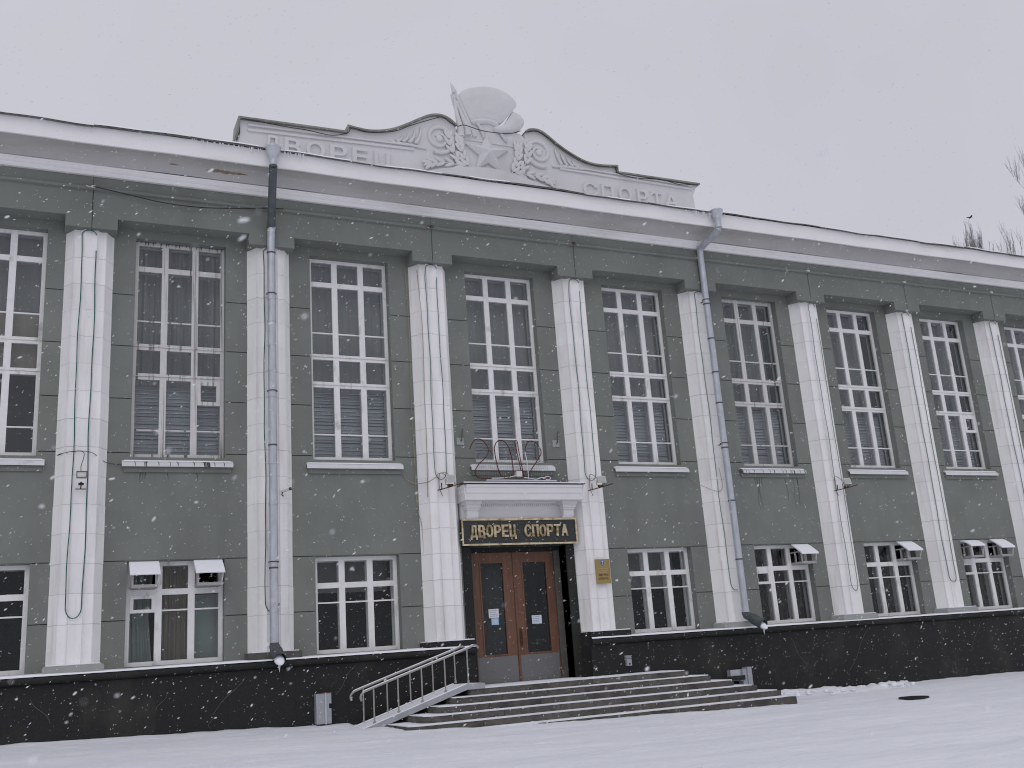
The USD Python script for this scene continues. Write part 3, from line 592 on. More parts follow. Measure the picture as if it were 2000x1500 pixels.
# centre: plinth hump, star, sprigs, banner and spears
hump = smoothline([(-1.9, 11.0), (-1.4, 11.17), (-0.9, 11.29), (-0.4, 11.36), (0.0, 11.38), (0.5, 11.33), (1.0, 11.22), (1.5, 11.1), (1.9, 10.95)], 4)
obj('relief_base', slab(Polygon([tuple(p) for p in hump] + [(1.9, 10.6), (-1.9, 10.6)]), YP - 0.10, YP + 0.01), 'relief', PAR)
sx, sz, R1, R2 = -0.09, 11.79, 0.60, 0.25
ring = [(sx + (R1 if k % 2 == 0 else R2) * math.sin(k * math.pi / 5), sz + (R1 if k % 2 == 0 else R2) * math.cos(k * math.pi / 5)) for k in range(10)]
V = [(a, YP - 0.06, b) for a, b in ring] + [(a, YP + 0.01, b) for a, b in ring] + [(sx, YP - 0.24, sz)]
F = [(20, k, (k + 1) % 10) for k in range(10)] + [(k, k + 10, (k + 1) % 10 + 10) for k in range(10)] + [(k, (k + 1) % 10 + 10, (k + 1) % 10) for k in range(10)]
st = trimesh.Trimesh(V, F, process=False); st.fix_normals(); obj('star', st, 'relief', PAR)
def leafmesh(x, z, ang, L, W_, y):
    e = trimesh.creation.icosphere(1, 1.0); e.apply_scale((W_, 0.028, L)); e.apply_transform(trimesh.transformations.rotation_matrix(ang, (0, 1, 0))); e.apply_translation((x, y, z)); return e
for sgn, x0 in ((-1, -0.62), (1, 0.55)):
    for stem in ([(x0, 11.32), (x0 + sgn * 0.28, 11.52), (x0 + sgn * 0.45, 11.85), (x0 + sgn * 0.48, 12.15)], [(x0, 11.32), (x0 + sgn * 0.42, 11.38), (x0 + sgn * 0.8, 11.36), (x0 + sgn * 1.05, 11.27)], [(x0 - sgn * .02, 11.35), (x0 + sgn * 0.12, 11.6), (x0 + sgn * 0.2, 11.9), (x0 + sgn * 0.2, 12.12)]):
        pts = smoothline(stem, 5)
        obj('sprig_stem', tube([(a, YP - 0.05, b) for a, b in pts], 0.014, 5), 'relief', PAR)
        for k in range(3, len(pts), 3):
            d = pts[k] - pts[k - 1]; an = math.atan2(d[0], d[1])
            for s in (-1, 1):
                obj('leaf', leafmesh(pts[k][0] + 0.055 * math.cos(an) * s, pts[k][1] - 0.055 * math.sin(an) * s, an + s * 0.4, 0.135, 0.046, YP - 0.06), 'relief', PAR, smooth=True)
        obj('leaf', leafmesh(pts[-1][0], pts[-1][1] + 0.0, an, 0.13, 0.042, YP - 0.06), 'relief', PAR, smooth=True)
# the banner: a domed sheet above, its rolled lower fold, and the backing block
def domed(poly_pts, depth, y, name, bulge):
    P = Polygon(smoothline(poly_pts + [poly_pts[0]], 5)).buffer(0)
    g = np.linspace(0, 1, 26); x0, z0, x1, z1 = P.bounds
    m = trimesh.creation.extrude_polygon(P, depth, engine='earcut').subdivide().subdivide().subdivide()
    v = np.array(m.vertices); b = P.boundary
    dist = shapely.distance(shapely.points(v[:, 0], v[:, 1]), b)
    front = v[:, 2] > depth * 0.5
    v[front, 2] += bulge(v[front, 0], v[front, 1], dist[front])
    m = trimesh.Trimesh(v, np.array(m.faces), process=True); m.apply_transform(RX); m.apply_translation((0, y, 0))
    return obj(name, m, 'relief', PAR, smooth=35)
ban = [(-0.76, 13.30), (-0.62, 13.47), (-0.35, 13.60), (-0.07, 13.655), (0.21, 13.65), (0.49, 13.58), (0.69, 13.46), (0.79, 13.33), (0.76, 13.20), (0.60, 13.0), (0.40, 12.77), (0.24, 12.68), (0.0, 12.74), (-0.3, 12.69), (-0.44, 12.58)]
domed(ban, 0.16, -0.02, 'banner', lambda x, z, d: 0.08 * np.clip(d / 0.25, 0, 1) ** 0.6 + 0.05 * np.sin(3.2 * x + 1.4 * z))
fold_ = [(0.68, 13.08), (0.84, 13.02), (0.95, 12.91), (0.97, 12.80), (0.90, 12.66), (0.74, 12.52), (0.47, 12.43), (0.2, 12.40), (0.10, 12.50), (0.16, 12.56), (0.34, 12.62), (0.5, 12.8)]
domed(fold_, 0.20, 0.0, 'banner_fold', lambda x, z, d: 0.10 * np.clip(d / 0.16, 0, 1) ** 0.5)
domed([(-0.5, 12.62), (-0.3, 12.72), (0.0, 12.76), (0.25, 12.70), (0.22, 12.55), (0.0, 12.62), (-0.4, 12.54)], 0.22, 0.02, 'banner_hem', lambda x, z, d: 0.05 * np.clip(d / 0.06, 0, 1))
obj('banner_block', slab(Polygon([(-0.88, 12.1), (-0.80, 12.45), (-0.5, 12.62), (0.1, 12.65), (0.5, 12.5), (0.85, 12.5), (1.0, 12.35), (1.0, 12.1)]), YP - 0.02, 0.3), 'relief', PAR)
obj('spear', tube([(-0.95, YP, 13.62), (-0.90, YP, 13.50), (-0.855, YP, 13.36), (-0.83, YP, 13.34), (-0.80, YP, 13.26), (-0.40, YP - 0.03, 12.2)], [0.006, 0.045, 0.065, 0.04, 0.05, 0.055], 8), 'relief', PAR, smooth=30)
obj('spear', tube([(-0.91, YP + 0.05, 13.32), (-0.86, YP + 0.05, 13.1), (-0.62, YP + 0.02, 12.2)], [0.04, 0.05, 0.055], 8), 'relief', PAR, smooth=30)
obj('tassel', tube([(-0.87, YP - 0.02, 13.2), (-0.84, YP - 0.02, 12.8), (-0.76, YP - 0.02, 12.35), (-0.76, YP - 0.02, 12.15)], [0.02, 0.05, 0.085, 0.10], 8), 'relief', PAR, smooth=30)
obj('tassel', tube([(-0.82, YP - 0.05, 13.1), (-0.72, YP - 0.05, 12.75), (-0.6, YP - 0.05, 12.45), (-0.58, YP - 0.05, 12.2)], [0.02, 0.045, 0.075, 0.09], 8), 'relief', PAR, smooth=30)
for k in range(1, 5, 3): obj('ribbon', tube(smoothline([(-0.5 + 0.17 * k, YP - 0.03, 12.62), (-0.42 + 0.17 * k, YP - 0.07, 12.45), (-0.35 + 0.2 * k, YP - 0.04, 12.2)], 4), 0.04, 6), 'relief', PAR, smooth=True)

# plinth of dark granite slabs with a half-round nosing, cut away at the entrance
ROUND = [(-0.60 - 0.0, 0.02), (-0.66, 0.03)] + [(-0.66 - 0.075 * math.sin(t), 0.10 - 0.065 * math.cos(t)) for t in np.linspace(0.25, math.pi * 0.95, 8)] + [(-0.60, 0.165), (-0.165, 0.165), (-0.165, 0.02)]
for xa, xb in ((XL, -1.35), (1.35, XR)):
    n = max(1, round((xb - xa) / 1.2)); e = np.linspace(xa, xb, n + 1)
    for a, b in zip(e[:-1], e[1:]):
        obj('plinth_slab', bx(a + 0.0008, b - 0.0008, -0.62 + rnd.uniform(-.001, .001), -0.50, -1.75, 0.018), 'granite', SH)
    e = np.linspace(xa, xb, max(1, round((xb - xa) / 2.4)) + 1)
    for a, b in zip(e[:-1], e[1:]):
        obj('plinth_nosing', along_x(ROUND, a + (0.0015 if a > xa else 0), b - (0.0015 if b < xb else 0)), 'granite', SH, smooth=35)
    obj('plinth', bx(xa, xb, -0.498, -0.165, -1.75, 0.018), 'granite', SH)
    xs = np.arange(xa, xb, 0.15); xs = np.append(xs, xb)
    fr = [(-0.715 + 0.02 * meshkit.noise(np.array([x * 2.7, 0, 0]), 4)) for x in xs]
    V, F = [], []
    for x, y in zip(xs, fr):
        h = 0.02 * float(meshkit.fbm(np.array([x * 1.3, 2.0, 0]), 3, 2))
        V += [(x, y, 0.163), (x, y + 0.012, 0.182 + h), (x, -0.40, 0.196 + h), (x, -0.19, 0.205 + h), (x, 0.0 if False else -0.182, 0.205 + h)]
    for i in range(len(xs) - 1):
        for k in range(4): a = i * 5 + k; F += [(a, a + 1, a + 6), (a, a + 6, a + 5)]
    m = trimesh.Trimesh(V, F, process=False)
    if m.face_normals[:, 2].mean() < 0: m.invert()
    obj('plinth_snow', m, 'snow', SH, smooth=40)
for xa, za, xb, zb in ((-6.0, -0.1, -6.6, -0.72), (-6.6, -0.72, -6.63, -0.95), (-3.9, -0.02, -4.3, -0.55), (-9.6, -0.2, -9.25, -0.62), (6.75, -0.12, 7.1, -0.75), (9.2, -0.05, 8.45, -1.0), (13.1, -0.1, 12.6, -0.8), (-7.35, -0.25, -7.55, -0.55)):
    pts = [(xa + (xb - xa) * t + 0.03 * math.sin(7 * t + xa), -0.6235, za + (zb - za) * t) for t in np.linspace(0, 1, 7)]
    obj('scratch', tube(pts, 0.006, 4), 'pedestal_dark', SH)

# entrance: granite jambs and soffit, panelled double door, canopy on consoles
for s in (-1, 1):
    a, b = sorted((s * 1.15, s * 1.352))
    obj('door_jamb', bx(a, b, -0.205, 0.30, -0.72, 2.262), 'granite', SH)
    a, b = sorted((s * 1.352, s * 1.37))
    obj('plinth_return', bx(a - 0.001, b + 0.001, -0.615, -0.206, -0.75, 0.19), 'granite', SH)
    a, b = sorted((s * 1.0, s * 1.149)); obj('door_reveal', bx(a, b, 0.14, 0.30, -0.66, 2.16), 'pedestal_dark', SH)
obj('door_lintel', bx(-1.149, 1.149, 0.10, 0.30, 2.16, 2.262), 'granite', SH)
obj('threshold', bx(-1.149, 1.149, -0.20, 0.30, -0.80, -0.645), 'stone', SH)
for s, nm in ((-1, 'left'), (1, 'right')):
    D = holder('door', SH, f'{nm} leaf of the brown wooden double door')
    xa, xb = (-0.995, -0.012) if s < 0 else (0.012, 0.995)
    ga, gb = (-0.80, -0.265) if s < 0 else (0.215, 0.80)
    leaf = sbox(xa, -0.64, xb, 2.155).difference(sbox(ga, -0.03, gb, 1.93))
    obj('leaf_frame', slab(leaf, 0.18, 0.235), 'wood', D)
    obj('glazing_bead', bars(ga - 0.025, gb + 0.025, -0.055, 1.955, 0.03, 0.168, 0.1795), 'wood', D)
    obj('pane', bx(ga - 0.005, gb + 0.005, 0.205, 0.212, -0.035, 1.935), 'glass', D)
    obj('kick_plate', bx(xa + 0.02, xb - 0.03, 0.174, 0.1795, -0.635, -0.07), 'steel', D)
    if s > 0:
        obj('handle', [bx(0.045, 0.10, 0.172, 0.1795, 0.12, 0.50), tube([(0.075, 0.175, 0.18), (0.075, 0.115, 0.20), (0.075, 0.115, 0.42), (0.075, 0.175, 0.44)], 0.013, 6)], 'rust', D)
        obj('meeting_strip', bx(-0.02, 0.028, 0.158, 0.1795, -0.64, 2.15), 'wood', D)
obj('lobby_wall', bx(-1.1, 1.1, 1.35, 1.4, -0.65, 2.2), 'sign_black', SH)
CAN = holder('door_canopy', SH, 'white moulded canopy over the entrance with two consoles')
can = [(YW - 0.002, 3.19), (-0.72, 3.19), (-0.725, 3.32), (-0.745, 3.34), (-0.752, 3.45), (-0.772, 3.465), (-0.775, 3.515), (YW - 0.002, 3.53)]
obj('cornice', along_x(can, -1.40, 1.40), 'plaster', CAN)
for s in (-1, 1):
    V = []
    a = [(s * 1.401, 3.19), (s * 1.428, 3.19), (s * 1.43, 3.32), (s * 1.442, 3.34), (s * 1.445, 3.45), (s * 1.458, 3.465), (s * 1.46, 3.515), (s * 1.401, 3.52)]
    obj('cornice_return', slab(Polygon(a), -0.722, YW - 0.36), 'plaster', CAN)
obj('cap_flashing', bx(-1.475, 1.475, -0.79, YW - 0.35, 3.531, 3.548), 'flash', CAN)
obj('cap_flashing', bx(-1.3, 1.3, YW - 0.349, YW - 0.002, 3.531, 3.548), 'flash', CAN)
obj('cap_snow', hull([(-1.46, -0.775, 3.549), (1.46, -0.775, 3.549), (-1.46, -0.76, 3.572), (1.46, -0.76, 3.572), (-1.3, -0.55, 3.549), (1.3, -0.55, 3.549), (-1.3, -0.55, 3.60), (1.3, -0.55, 3.60)]), 'snow', CAN)
obj('frieze', bx(-1.36, 1.36, -0.30, YW - 0.002, 2.835, 3.189), 'plaster', CAN)
for k in range(40): obj('dentil', bx(-0.985 + 0.0495 * k, -0.985 + 0.0495 * k + 0.032, -0.325, -0.3005, 3.11, 3.16), 'plaster', CAN)
obj('frieze_moulding', bx(-0.985, 0.985, -0.40, -0.3005, 3.161, 3.188), 'plaster', CAN)
for s in (-1, 1):
    a, b = sorted((s * 1.0, s * 1.325))
    obj('console_cap', [bx(a - 0.03, b + 0.02, -0.57, -0.301, 3.12, 3.1885), bx(a, b, -0.53, -0.301, 3.05, 3.12), bx(a + 0.02, b - 0.02, -0.50, -0.301, 3.01, 3.05)], 'plaster', CAN)
    prof = [(-0.301, 3.01), (-0.47, 3.01)] + [(-0.36 - 0.115 * math.cos(t), 2.94 - 0.115 * math.sin(t) * 1.05) for t in np.linspace(0, math.pi * 0.75, 9)] + [(-0.301, 2.86)]
    obj('console', along_x(prof, a + 0.035, b - 0.035), 'plaster', CAN, smooth=40)

# ------------------------------------------------------------------ name board over the door
SG = thing('name_board', 'black name board with brass frame and letters ДВОРЕЦ СПОРТА above the entrance doors', 'sign')
obj('board', bx(-1.37, 1.37, -0.345, YW - 0.003, 2.264, 2.832), 'sign_black', SG)
def trim(a): obj('brass_trim', a, 'gold', SG)
for a, b in ((-1.4, -0.55), (-0.548, 0.30), (0.302, 0.92), (0.922, 1.392)):
    trim(bx(a, b, -0.372 + rnd.uniform(-.004, .002), -0.3455, 2.795 + rnd.uniform(-.004, .004), 2.838))
    trim(bx(a, b, -0.372 + rnd.uniform(-.004, .002), -0.3455, 2.258, 2.297 + rnd.uniform(-.004, .004)))
trim(bx(-1.40, -1.368, -0.372, -0.3455, 2.299, 2.79)); trim(bx(1.355, 1.392, -0.372, -0.3455, 2.299, 2.79))
xx = np.linspace(-1.215, -0.105, 7); 
for k, ch in enumerate('ДВОРЕЦ'):
    a = xx[k] + 0.004; b = xx[k + 1] - 0.014
    obj('letter', heavy(ch, a, b, 2.43 if ch not in 'ДЦ' else 2.38, 2.70, -0.352, 0.028), 'gold_letter', SG)
xx = np.linspace(0.075, 1.17, 7)
for k, ch in enumerate('СПОРТА'): obj('letter', heavy(ch, xx[k] + 0.002, xx[k + 1] - 0.012, 2.43, 2.695, -0.352, 0.028), 'gold_letter', SG)

# ------------------------------------------------------------------ brass plaque on the column to the right of the door
PL = thing('wall_plaque', 'small brass plaque with a blue emblem fixed to the column right of the doors', 'plaque')
YQ = -0.575
obj('plate', bx(1.66, 2.03, YQ, YQ + 0.018, 1.33, 1.87), 'plaque', PL)
obj('mount', [bx(1.75, 1.79, YQ + 0.0185, -0.44, 1.4, 1.8), bx(1.9, 1.94, YQ + 0.0185, -0.44, 1.4, 1.8)], 'rust', PL)
sh = Polygon([(1.80, 1.84), (1.89, 1.84), (1.89, 1.78), (1.87, 1.74), (1.845, 1.725), (1.82, 1.74), (1.80, 1.78)])
obj('emblem', slab(sh, YQ - 0.006, YQ - 0.0005), 'blue', PL)
obj('emblem_mark', [bx(1.84, 1.85, YQ - 0.010, YQ - 0.0065, 1.745, 1.80), hull([(1.815, YQ - 0.0065, 1.83), (1.83, YQ - 0.0065, 1.83), (1.84, YQ - 0.0065, 1.805), (1.85, YQ - 0.0065, 1.805), (1.86, YQ - 0.0065, 1.83), (1.875, YQ - 0.0065, 1.83), (1.845, YQ - 0.009, 1.80)])], 'pale_blue', PL)
for z in (1.66, 1.61, 1.57): obj('raised_line', bx(1.72, 1.97, YQ - 0.003, YQ - 0.0005, z - 0.007, z + 0.007), 'plaque_line', PL)
obj('lettering', text('ДВОРЕЦ', 1.73, 1.97, 1.50, 1.545, YQ - 0.0005, 0.004), 'plaque_text', PL)
obj('lettering', text('СПОРТА', 1.73, 1.97, 1.42, 1.465, YQ - 0.0005, 0.004), 'plaque_text', PL)

# ------------------------------------------------------------------ notices on the door glass
def notice(name, label, x0, x1, z0, z1, mat, lines, ink='ink'):
    N = thing(name, label, 'notice')
    obj('sheet', bx(x0, x1, 0.1955, 0.1975, z0, z1), mat, N)
    for k in range(lines):
        z = z1 - (k + 1) * (z1 - z0) / (lines + 1)
        obj('printed_line', bx(x0 + 0.025, x1 - 0.03 - 0.04 * rnd.random(), 0.1945, 0.1950, z - 0.006, z + 0.006), ink, N)
notice('notice', 'white printed sheet on the glass of the left door leaf', -0.655, -0.415, 0.75, 0.94, 'paper', 4)
notice('notice', 'small blue leaflet taped under the white sheet on the left door leaf', -0.60, -0.43, 0.60, 0.742, 'paper_blue', 2, 'paper_pale')
notice('notice', 'pale blue printed sheet alone on the glass of the right door leaf', 0.375, 0.615, 0.575, 0.76, 'paper_pale', 4)

# ------------------------------------------------------------------ entrance steps
ST = thing('entrance_steps', 'six dark stone steps dusted with snow leading up to the entrance doors', 'steps')
Z0, H, YF, TR = -0.64, 0.125, -1.56, 0.33
def step_outline(k, grow=0.0):
    xr, xl, yf = 3.13 + 0.335 * k - (0.22 if k == 5 else 0), -1.93 - 0.42 * k, YF - TR * k
    p = Polygon([(xl, -0.62), (xr, -0.62), (xr, yf), (xl, yf)])
    rad = 0.28 if k else 0.08
    c = Polygon([(xl, yf + rad)] + [(xl + rad - rad * math.cos(t), yf + rad - rad * math.sin(t)) for t in np.linspace(0, math.pi / 2, 7)] + [(xl, yf)])
    p = p.difference(c.buffer(1e-4))
    if k == 0: p = p.union(sbox(-1.349, -0.63, 1.349, -0.201))
    return p, xl, xr, yf
for k in range(6):
    p, xl, xr, yf = step_outline(k)
    zt = Z0 - H * k
    S_ = obj('step', plan(p.buffer(-0.012), zt - H - (0.5 if k == 5 else 0.02), zt - 0.012), 'stone', ST)
    cuts = [xl - 1]; xcur = xl + rnd.uniform(0.9, 1.7)
    while xcur < xr - 0.6: cuts.append(xcur); xcur += rnd.uniform(0.9, 1.9)
    cuts.append(xr + 1)
    inner = p.buffer(-0.34)
    for a, b in zip(cuts[:-1], cuts[1:]):
        blk = p.difference(inner).intersection(sbox(a + 0.004, -9, b - 0.004, 1))
        dy = rnd.uniform(-0.006, 0.006)
        blk = affinity.translate(blk, 0, dy)
        for g in getattr(blk, 'geoms', [blk]):
            if g.area > 0.01: obj('step_block', plan(g, zt - H + 0.004 - (0.4 if k == 5 else 0), zt + rnd.uniform(-0.004, 0.003)), 'stone', S_)
    # snow on the tread, its front edge uneven
    xs = np.arange(xl + 0.03, xr - 0.02, 0.07); nxt = 0.0
    fr = [yf + 0.012 + 0.06 * max(0, float(meshkit.fbm(np.array([x * 2.2, k * 7.3, 0]), 4, 8)) - 0.42) * 2.2 for x in xs]
    arc = 0.28 if k else 0.06
    fr = [max(y, yf + arc - math.sqrt(max(0, arc ** 2 - max(0, xl + arc - x) ** 2)) + 0.012) for x, y in zip(xs, fr)]
    snow = Polygon([(x, y) for x, y in zip(xs, fr)] + [(xs[-1], -0.63), (xs[0], -0.63)])
    if k: snow = snow.difference(step_outline(k - 1)[0].buffer(0.004))
    else: snow = snow.union(sbox(-1.13, -0.64, 1.13, 0.12))
    m = plan(snow.buffer(0), zt + 0.004, zt + 0.020)
    obj('tread_snow', m, 'snow', S_)
    lump = []
    for _ in range(14):
        x = rnd.uniform(xl + 0.3, xr - 0.1); s = trimesh.creation.icosphere(1, 1.0); r_ = rnd.uniform(0.008, 0.022)
        s.apply_scale((r_ * rnd.uniform(1, 2.2), r_, r_ * 0.7)); s.apply_translation((x, yf + TR * rnd.uniform(0.05, 0.95) if k else yf + rnd.uniform(.04, .8), zt + 0.018)); lump.append(s)
        if rnd.random() < 0.2:
            s = trimesh.creation.icosphere(1, 1.0); s.apply_scale((rnd.uniform(0.006, 0.012), 0.006, rnd.uniform(0.008, 0.02))); s.apply_translation((x, yf - 0.002, zt - rnd.uniform(0.01, H - 0.02))); lump.append(s)
    obj('snow_lumps', lump, 'snow', S_, smooth=True, kind='stuff')

# ------------------------------------------------------------------ pram ramp with two handrails along the left of the steps
RP = thing('ramp', 'narrow snow-covered steel ramp with twin tube handrails left of the steps', 'ramp')
xA, zA, xB, zB = -4.10, -1.215, -1.98, -0.565
def zr(x): return zA + (zB - zA) * (x - xA) / (xB - xA)
def ramp_bar(y0, y1, t0, t1):
    return hull([(x, y, z) for x, z in ((xA, zA + t0), (xA, zA + t1), (xB, zB + t0), (xB, zB + t1)) for y in (y0, y1)])
obj('deck', ramp_bar(-1.53, -0.92, -0.03, 0.0), 'steel', RP)
obj('deck', bx(xB - 0.001, -1.60, -1.53, -0.92, zB - 0.03, zB), 'steel', RP)
obj('side_channel', ramp_bar(-1.60, -1.535, -0.07, 0.035), 'box_grey', RP); obj('side_channel', ramp_bar(-0.915, -0.85, -0.07, 0.035), 'box_grey', RP)
obj('side_channel', bx(xB, -1.60, -1.60, -1.535, zB - 0.07, zB + 0.034), 'box_grey', RP)
obj('ramp_snow', [ramp_bar(-1.525, -1.26, 0.001, 0.03), ramp_bar(-1.235, -0.925, 0.001, 0.034), ramp_bar(-1.598, -1.54, 0.036, 0.052), ramp_bar(-0.91, -0.855, 0.036, 0.055), bx(xB, -1.62, -1.52, -0.925, zB + 0.001, zB + 0.035)], 'snow', RP)
for y, nm in ((-1.57, 'near'), (-0.885, 'far')):
    hr = smoothline([(-4.06, y, zr(-4.06) + 0.53), (-4.08, y, zr(-4.06) + 0.60), (-4.03, y, zr(-4.0) + 0.655), (-3.83, y, zr(-3.83) + 0.68), (-2.6, y, zr(-2.6) + 0.68), (-1.93, y, zr(-1.93) + 0.68), (-1.80, y, zr(-1.80) + 0.69), (-1.72, y, zr(-1.75) + 0.67), (-1.68, y, zr(-1.75) + 0.62)], 5)
    obj('handrail', tube(hr, 0.021, 8), 'rail', RP, smooth=True)
    obj('handrail_snow', tube([p + np.array([0, 0, 0.017]) for p in hr[9:-9]], [0.004] + [0.013] * (len(hr) - 20) + [0.004], 6), 'snow', RP, smooth=True)
    for k in range(5):
        x = -3.83 + 0.475 * k
        obj('post', tube([(x, y, zr(x) + 0.03), (x, y, zr(x) + 0.67)], 0.0155, 8), 'rail', RP, smooth=True)
        obj('post_foot', tube([(x, y, zr(x) + 0.036), (x, y, zr(x) + 0.085)], 0.027, 8), 'rail', RP)

# ------------------------------------------------------------------ rainwater pipes
def drainpipe(label, xf, xw, zel, joints, out_dx):
    P_ = thing('drainpipe', label, 'drainpipe', 'galvanised drainpipes')
    yf_, yw_ = -1.47, -0.70
    r = 0.083
    obj('funnel', lathe([(0.08, -0.22), (0.085, -0.14), (0.15, 0.0), (0.155, 0.06), (0.165, 0.07), (0.165, 0.10), (0.15, 0.10), (0.145, 0.02), (0.075, -0.13)], (xf, yf_, 10.33), 'z', 22), 'zinc', P_, smooth=40)
    obj('funnel_snow', lathe([(0, 0.12), (0.08, 0.115), (0.145, 0.09), (0.14, 0.07), (0, 0.07)], (xf, yf_, 10.33), 'z', 16), 'snow', P_, smooth=40)
    obj('pipe', tube([(xf, yf_, 10.13), (xf, yf_, 9.97)], r, 18), 'zinc', P_, smooth=35)
    obj('elbow', tube(smoothline([(xf, yf_, 10.01), (xf, yf_, 9.95), (xf + 0.03 * (xw - xf), yf_ + 0.05, 9.90), (xw, yw_ - 0.05, zel + 0.05), (xw, yw_, zel), (xw, yw_, zel - 0.06)], 3), r * 1.02, 18), 'zinc_dark' if out_dx == 0 else 'zinc', P_, smooth=35)
    zs = [zel - 0.05] + joints
    for a, b in zip(zs[:-1], zs[1:]):
        j = rnd.uniform(-0.004, 0.004)
        obj('pipe', tube([(xw + j, yw_, a), (xw + j, yw_, b + 0.004)], [r * 0.985, r], 18), 'zinc', P_, smooth=35)
        obj('pipe_collar', tube([(xw, yw_, b + 0.02), (xw, yw_, b - 0.012)], r * 1.07, 18), 'zinc_dark' if rnd.random() < 0.5 else 'zinc', P_, smooth=35)
    for z in joints[1::4]:
        obj('pipe_bracket', [tube([(xw + 0.10 * math.cos(t), yw_ + 0.10 * math.sin(t), z + 0.12) for t in np.linspace(0, 2 * math.pi, 17)], 0.009, 4), tube([(xw, yw_ + 0.09, z + 0.12), (xw, -0.40, z + 0.12)], 0.012, 5)], 'rust', P_)
    zb = joints[-1]
    # open spout, thrown outwards, snow lying in its mouth
    mid, tip = (xw + 0.3 * out_dx, yw_ - 0.09, zb - 0.13), (xw + out_dx, yw_ - 0.46, zb - 0.33)
    obj('spout', tube(smoothline([(xw, yw_, zb + 0.02), (xw, yw_, zb - 0.06), mid, tip], 4), [r * 1.05] * 5 + [r * 1.2] * 4 + [r * 1.45] * 4, 18, closed_ends=False), 'zinc_dark', P_, smooth=35)
    d = np.array(tip) - np.array(mid); d /= np.linalg.norm(d)
    s = trimesh.creation.icosphere(2, 1.0); s.apply_scale((0.10, 0.22, 0.07)); s.apply_transform(trimesh.transformations.rotation_matrix(math.atan2(-d[2], -d[1]) , (1, 0, 0))); s.apply_translation(np.array(tip) - d * 0.10 + np.array([0, 0, -0.035])); obj('spout_snow', s, 'snow', P_, smooth=True)
    ic = trimesh.creation.cone(0.03, 0.16, sections=6); ic.apply_transform(trimesh.transformations.rotation_matrix(math.pi, (1, 0, 0))); ic.apply_translation((tip[0], tip[1] + 0.03, tip[2] - 0.07)); obj('icicle', ic, 'ice', P_)
drainpipe('straight grey drainpipe running down the second column from the left', -5.57, -5.47, 9.0, [8.39, 7.37, 6.89, 6.37, 5.84, 5.29, 4.29, 3.93, 3.11, 1.88, 1.06, 0.50], 0.0)
drainpipe('grey drainpipe with a slanting top and side-turned spout right of the doors', 5.58, 5.50, 9.64, [9.24, 8.17, 7.25, 6.37, 5.58, 4.45, 3.15, 1.75, 0.54], 0.12)

# ------------------------------------------------------------------ cables looped down the columns (unlit light ropes)
ends = {1: 1.12, 2: 1.06, 3: 3.66, 4: 3.66, 5: 1.05, 6: 0.90, 7: 0.98, 8: 1.0}
where = {1: 'the leftmost whole column to a round loop near its foot', 2: 'the column behind the straight drainpipe, partly hidden by it', 3: 'the column left of the doors, ending at the lamp bracket',
         4: 'the column right of the doors, above the brass plaque', 5: 'the column beside the drainpipe with the slanting top', 6: 'the column carrying the farthest right floodlight',
         7: 'the second column from the right, between two windows with tin hoods', 8: 'the rightmost column at the picture edge'}
def surf_y(i, dx): # front of column i at dx from its axis
    return YW - 0.34 * math.sqrt(max(0.0, 1 - (dx / 0.445) ** 2)) - 0.006
for i in range(1, 9):
    x = cx(i); L_, R_ = -0.155 if i != 6 else -0.06, 0.105 if i != 6 else 0.19
    zb = ends[i]; pts = []
    zz = np.linspace(8.50, zb + 0.22, 22); wob = lambda z, s: 0.010 * math.sin(z * 1.7 + i + s) + 0.006 * math.sin(z * 4.3 + 2 * i + s)
    pts += [(x - 0.02 + 0.12 * math.cos(t) , 8.50 + 0.10 * math.sin(t)) for t in np.linspace(0.2, math.pi, 6)][::1]
    top = [(x + R_ + wob(8.5, 2) + (L_ - R_) * (1 - math.cos(t)) / 2, 8.49 + 0.085 * math.sin(t)) for t in np.linspace(0, math.pi, 9)]
    left = [(x + L_ + wob(z, 0) - 0.03 * max(0, (2.6 - z) / 2.0) * (i in (1,)), z) for z in zz]
    right = [(x + R_ + wob(z, 2), z) for z in zz]
    xl, xr = left[-1][0], right[-1][0]
    bot = [(xl + (xr - xl) * (1 - math.cos(t)) / 2, zb + 0.20 - 0.20 * math.sin(t)) for t in np.linspace(0.15, math.pi - 0.15, 9)]
    loop = top + left[1:] + bot + right[::-1][1:-1]
    if i == 5: loop = top + left[1:] + bot[:6]
    if i == 2: loop = top[4:] + left[1:] + bot
    p3 = [(a, surf_y(i, a - x), z) for a, z in loop]
    obj('light_cable', tube(p3, 0.010 if i < 3 else 0.008, 5), 'cable_green', label='green cable looped down ' + where[i], cat='cable', group='green cables on the columns')

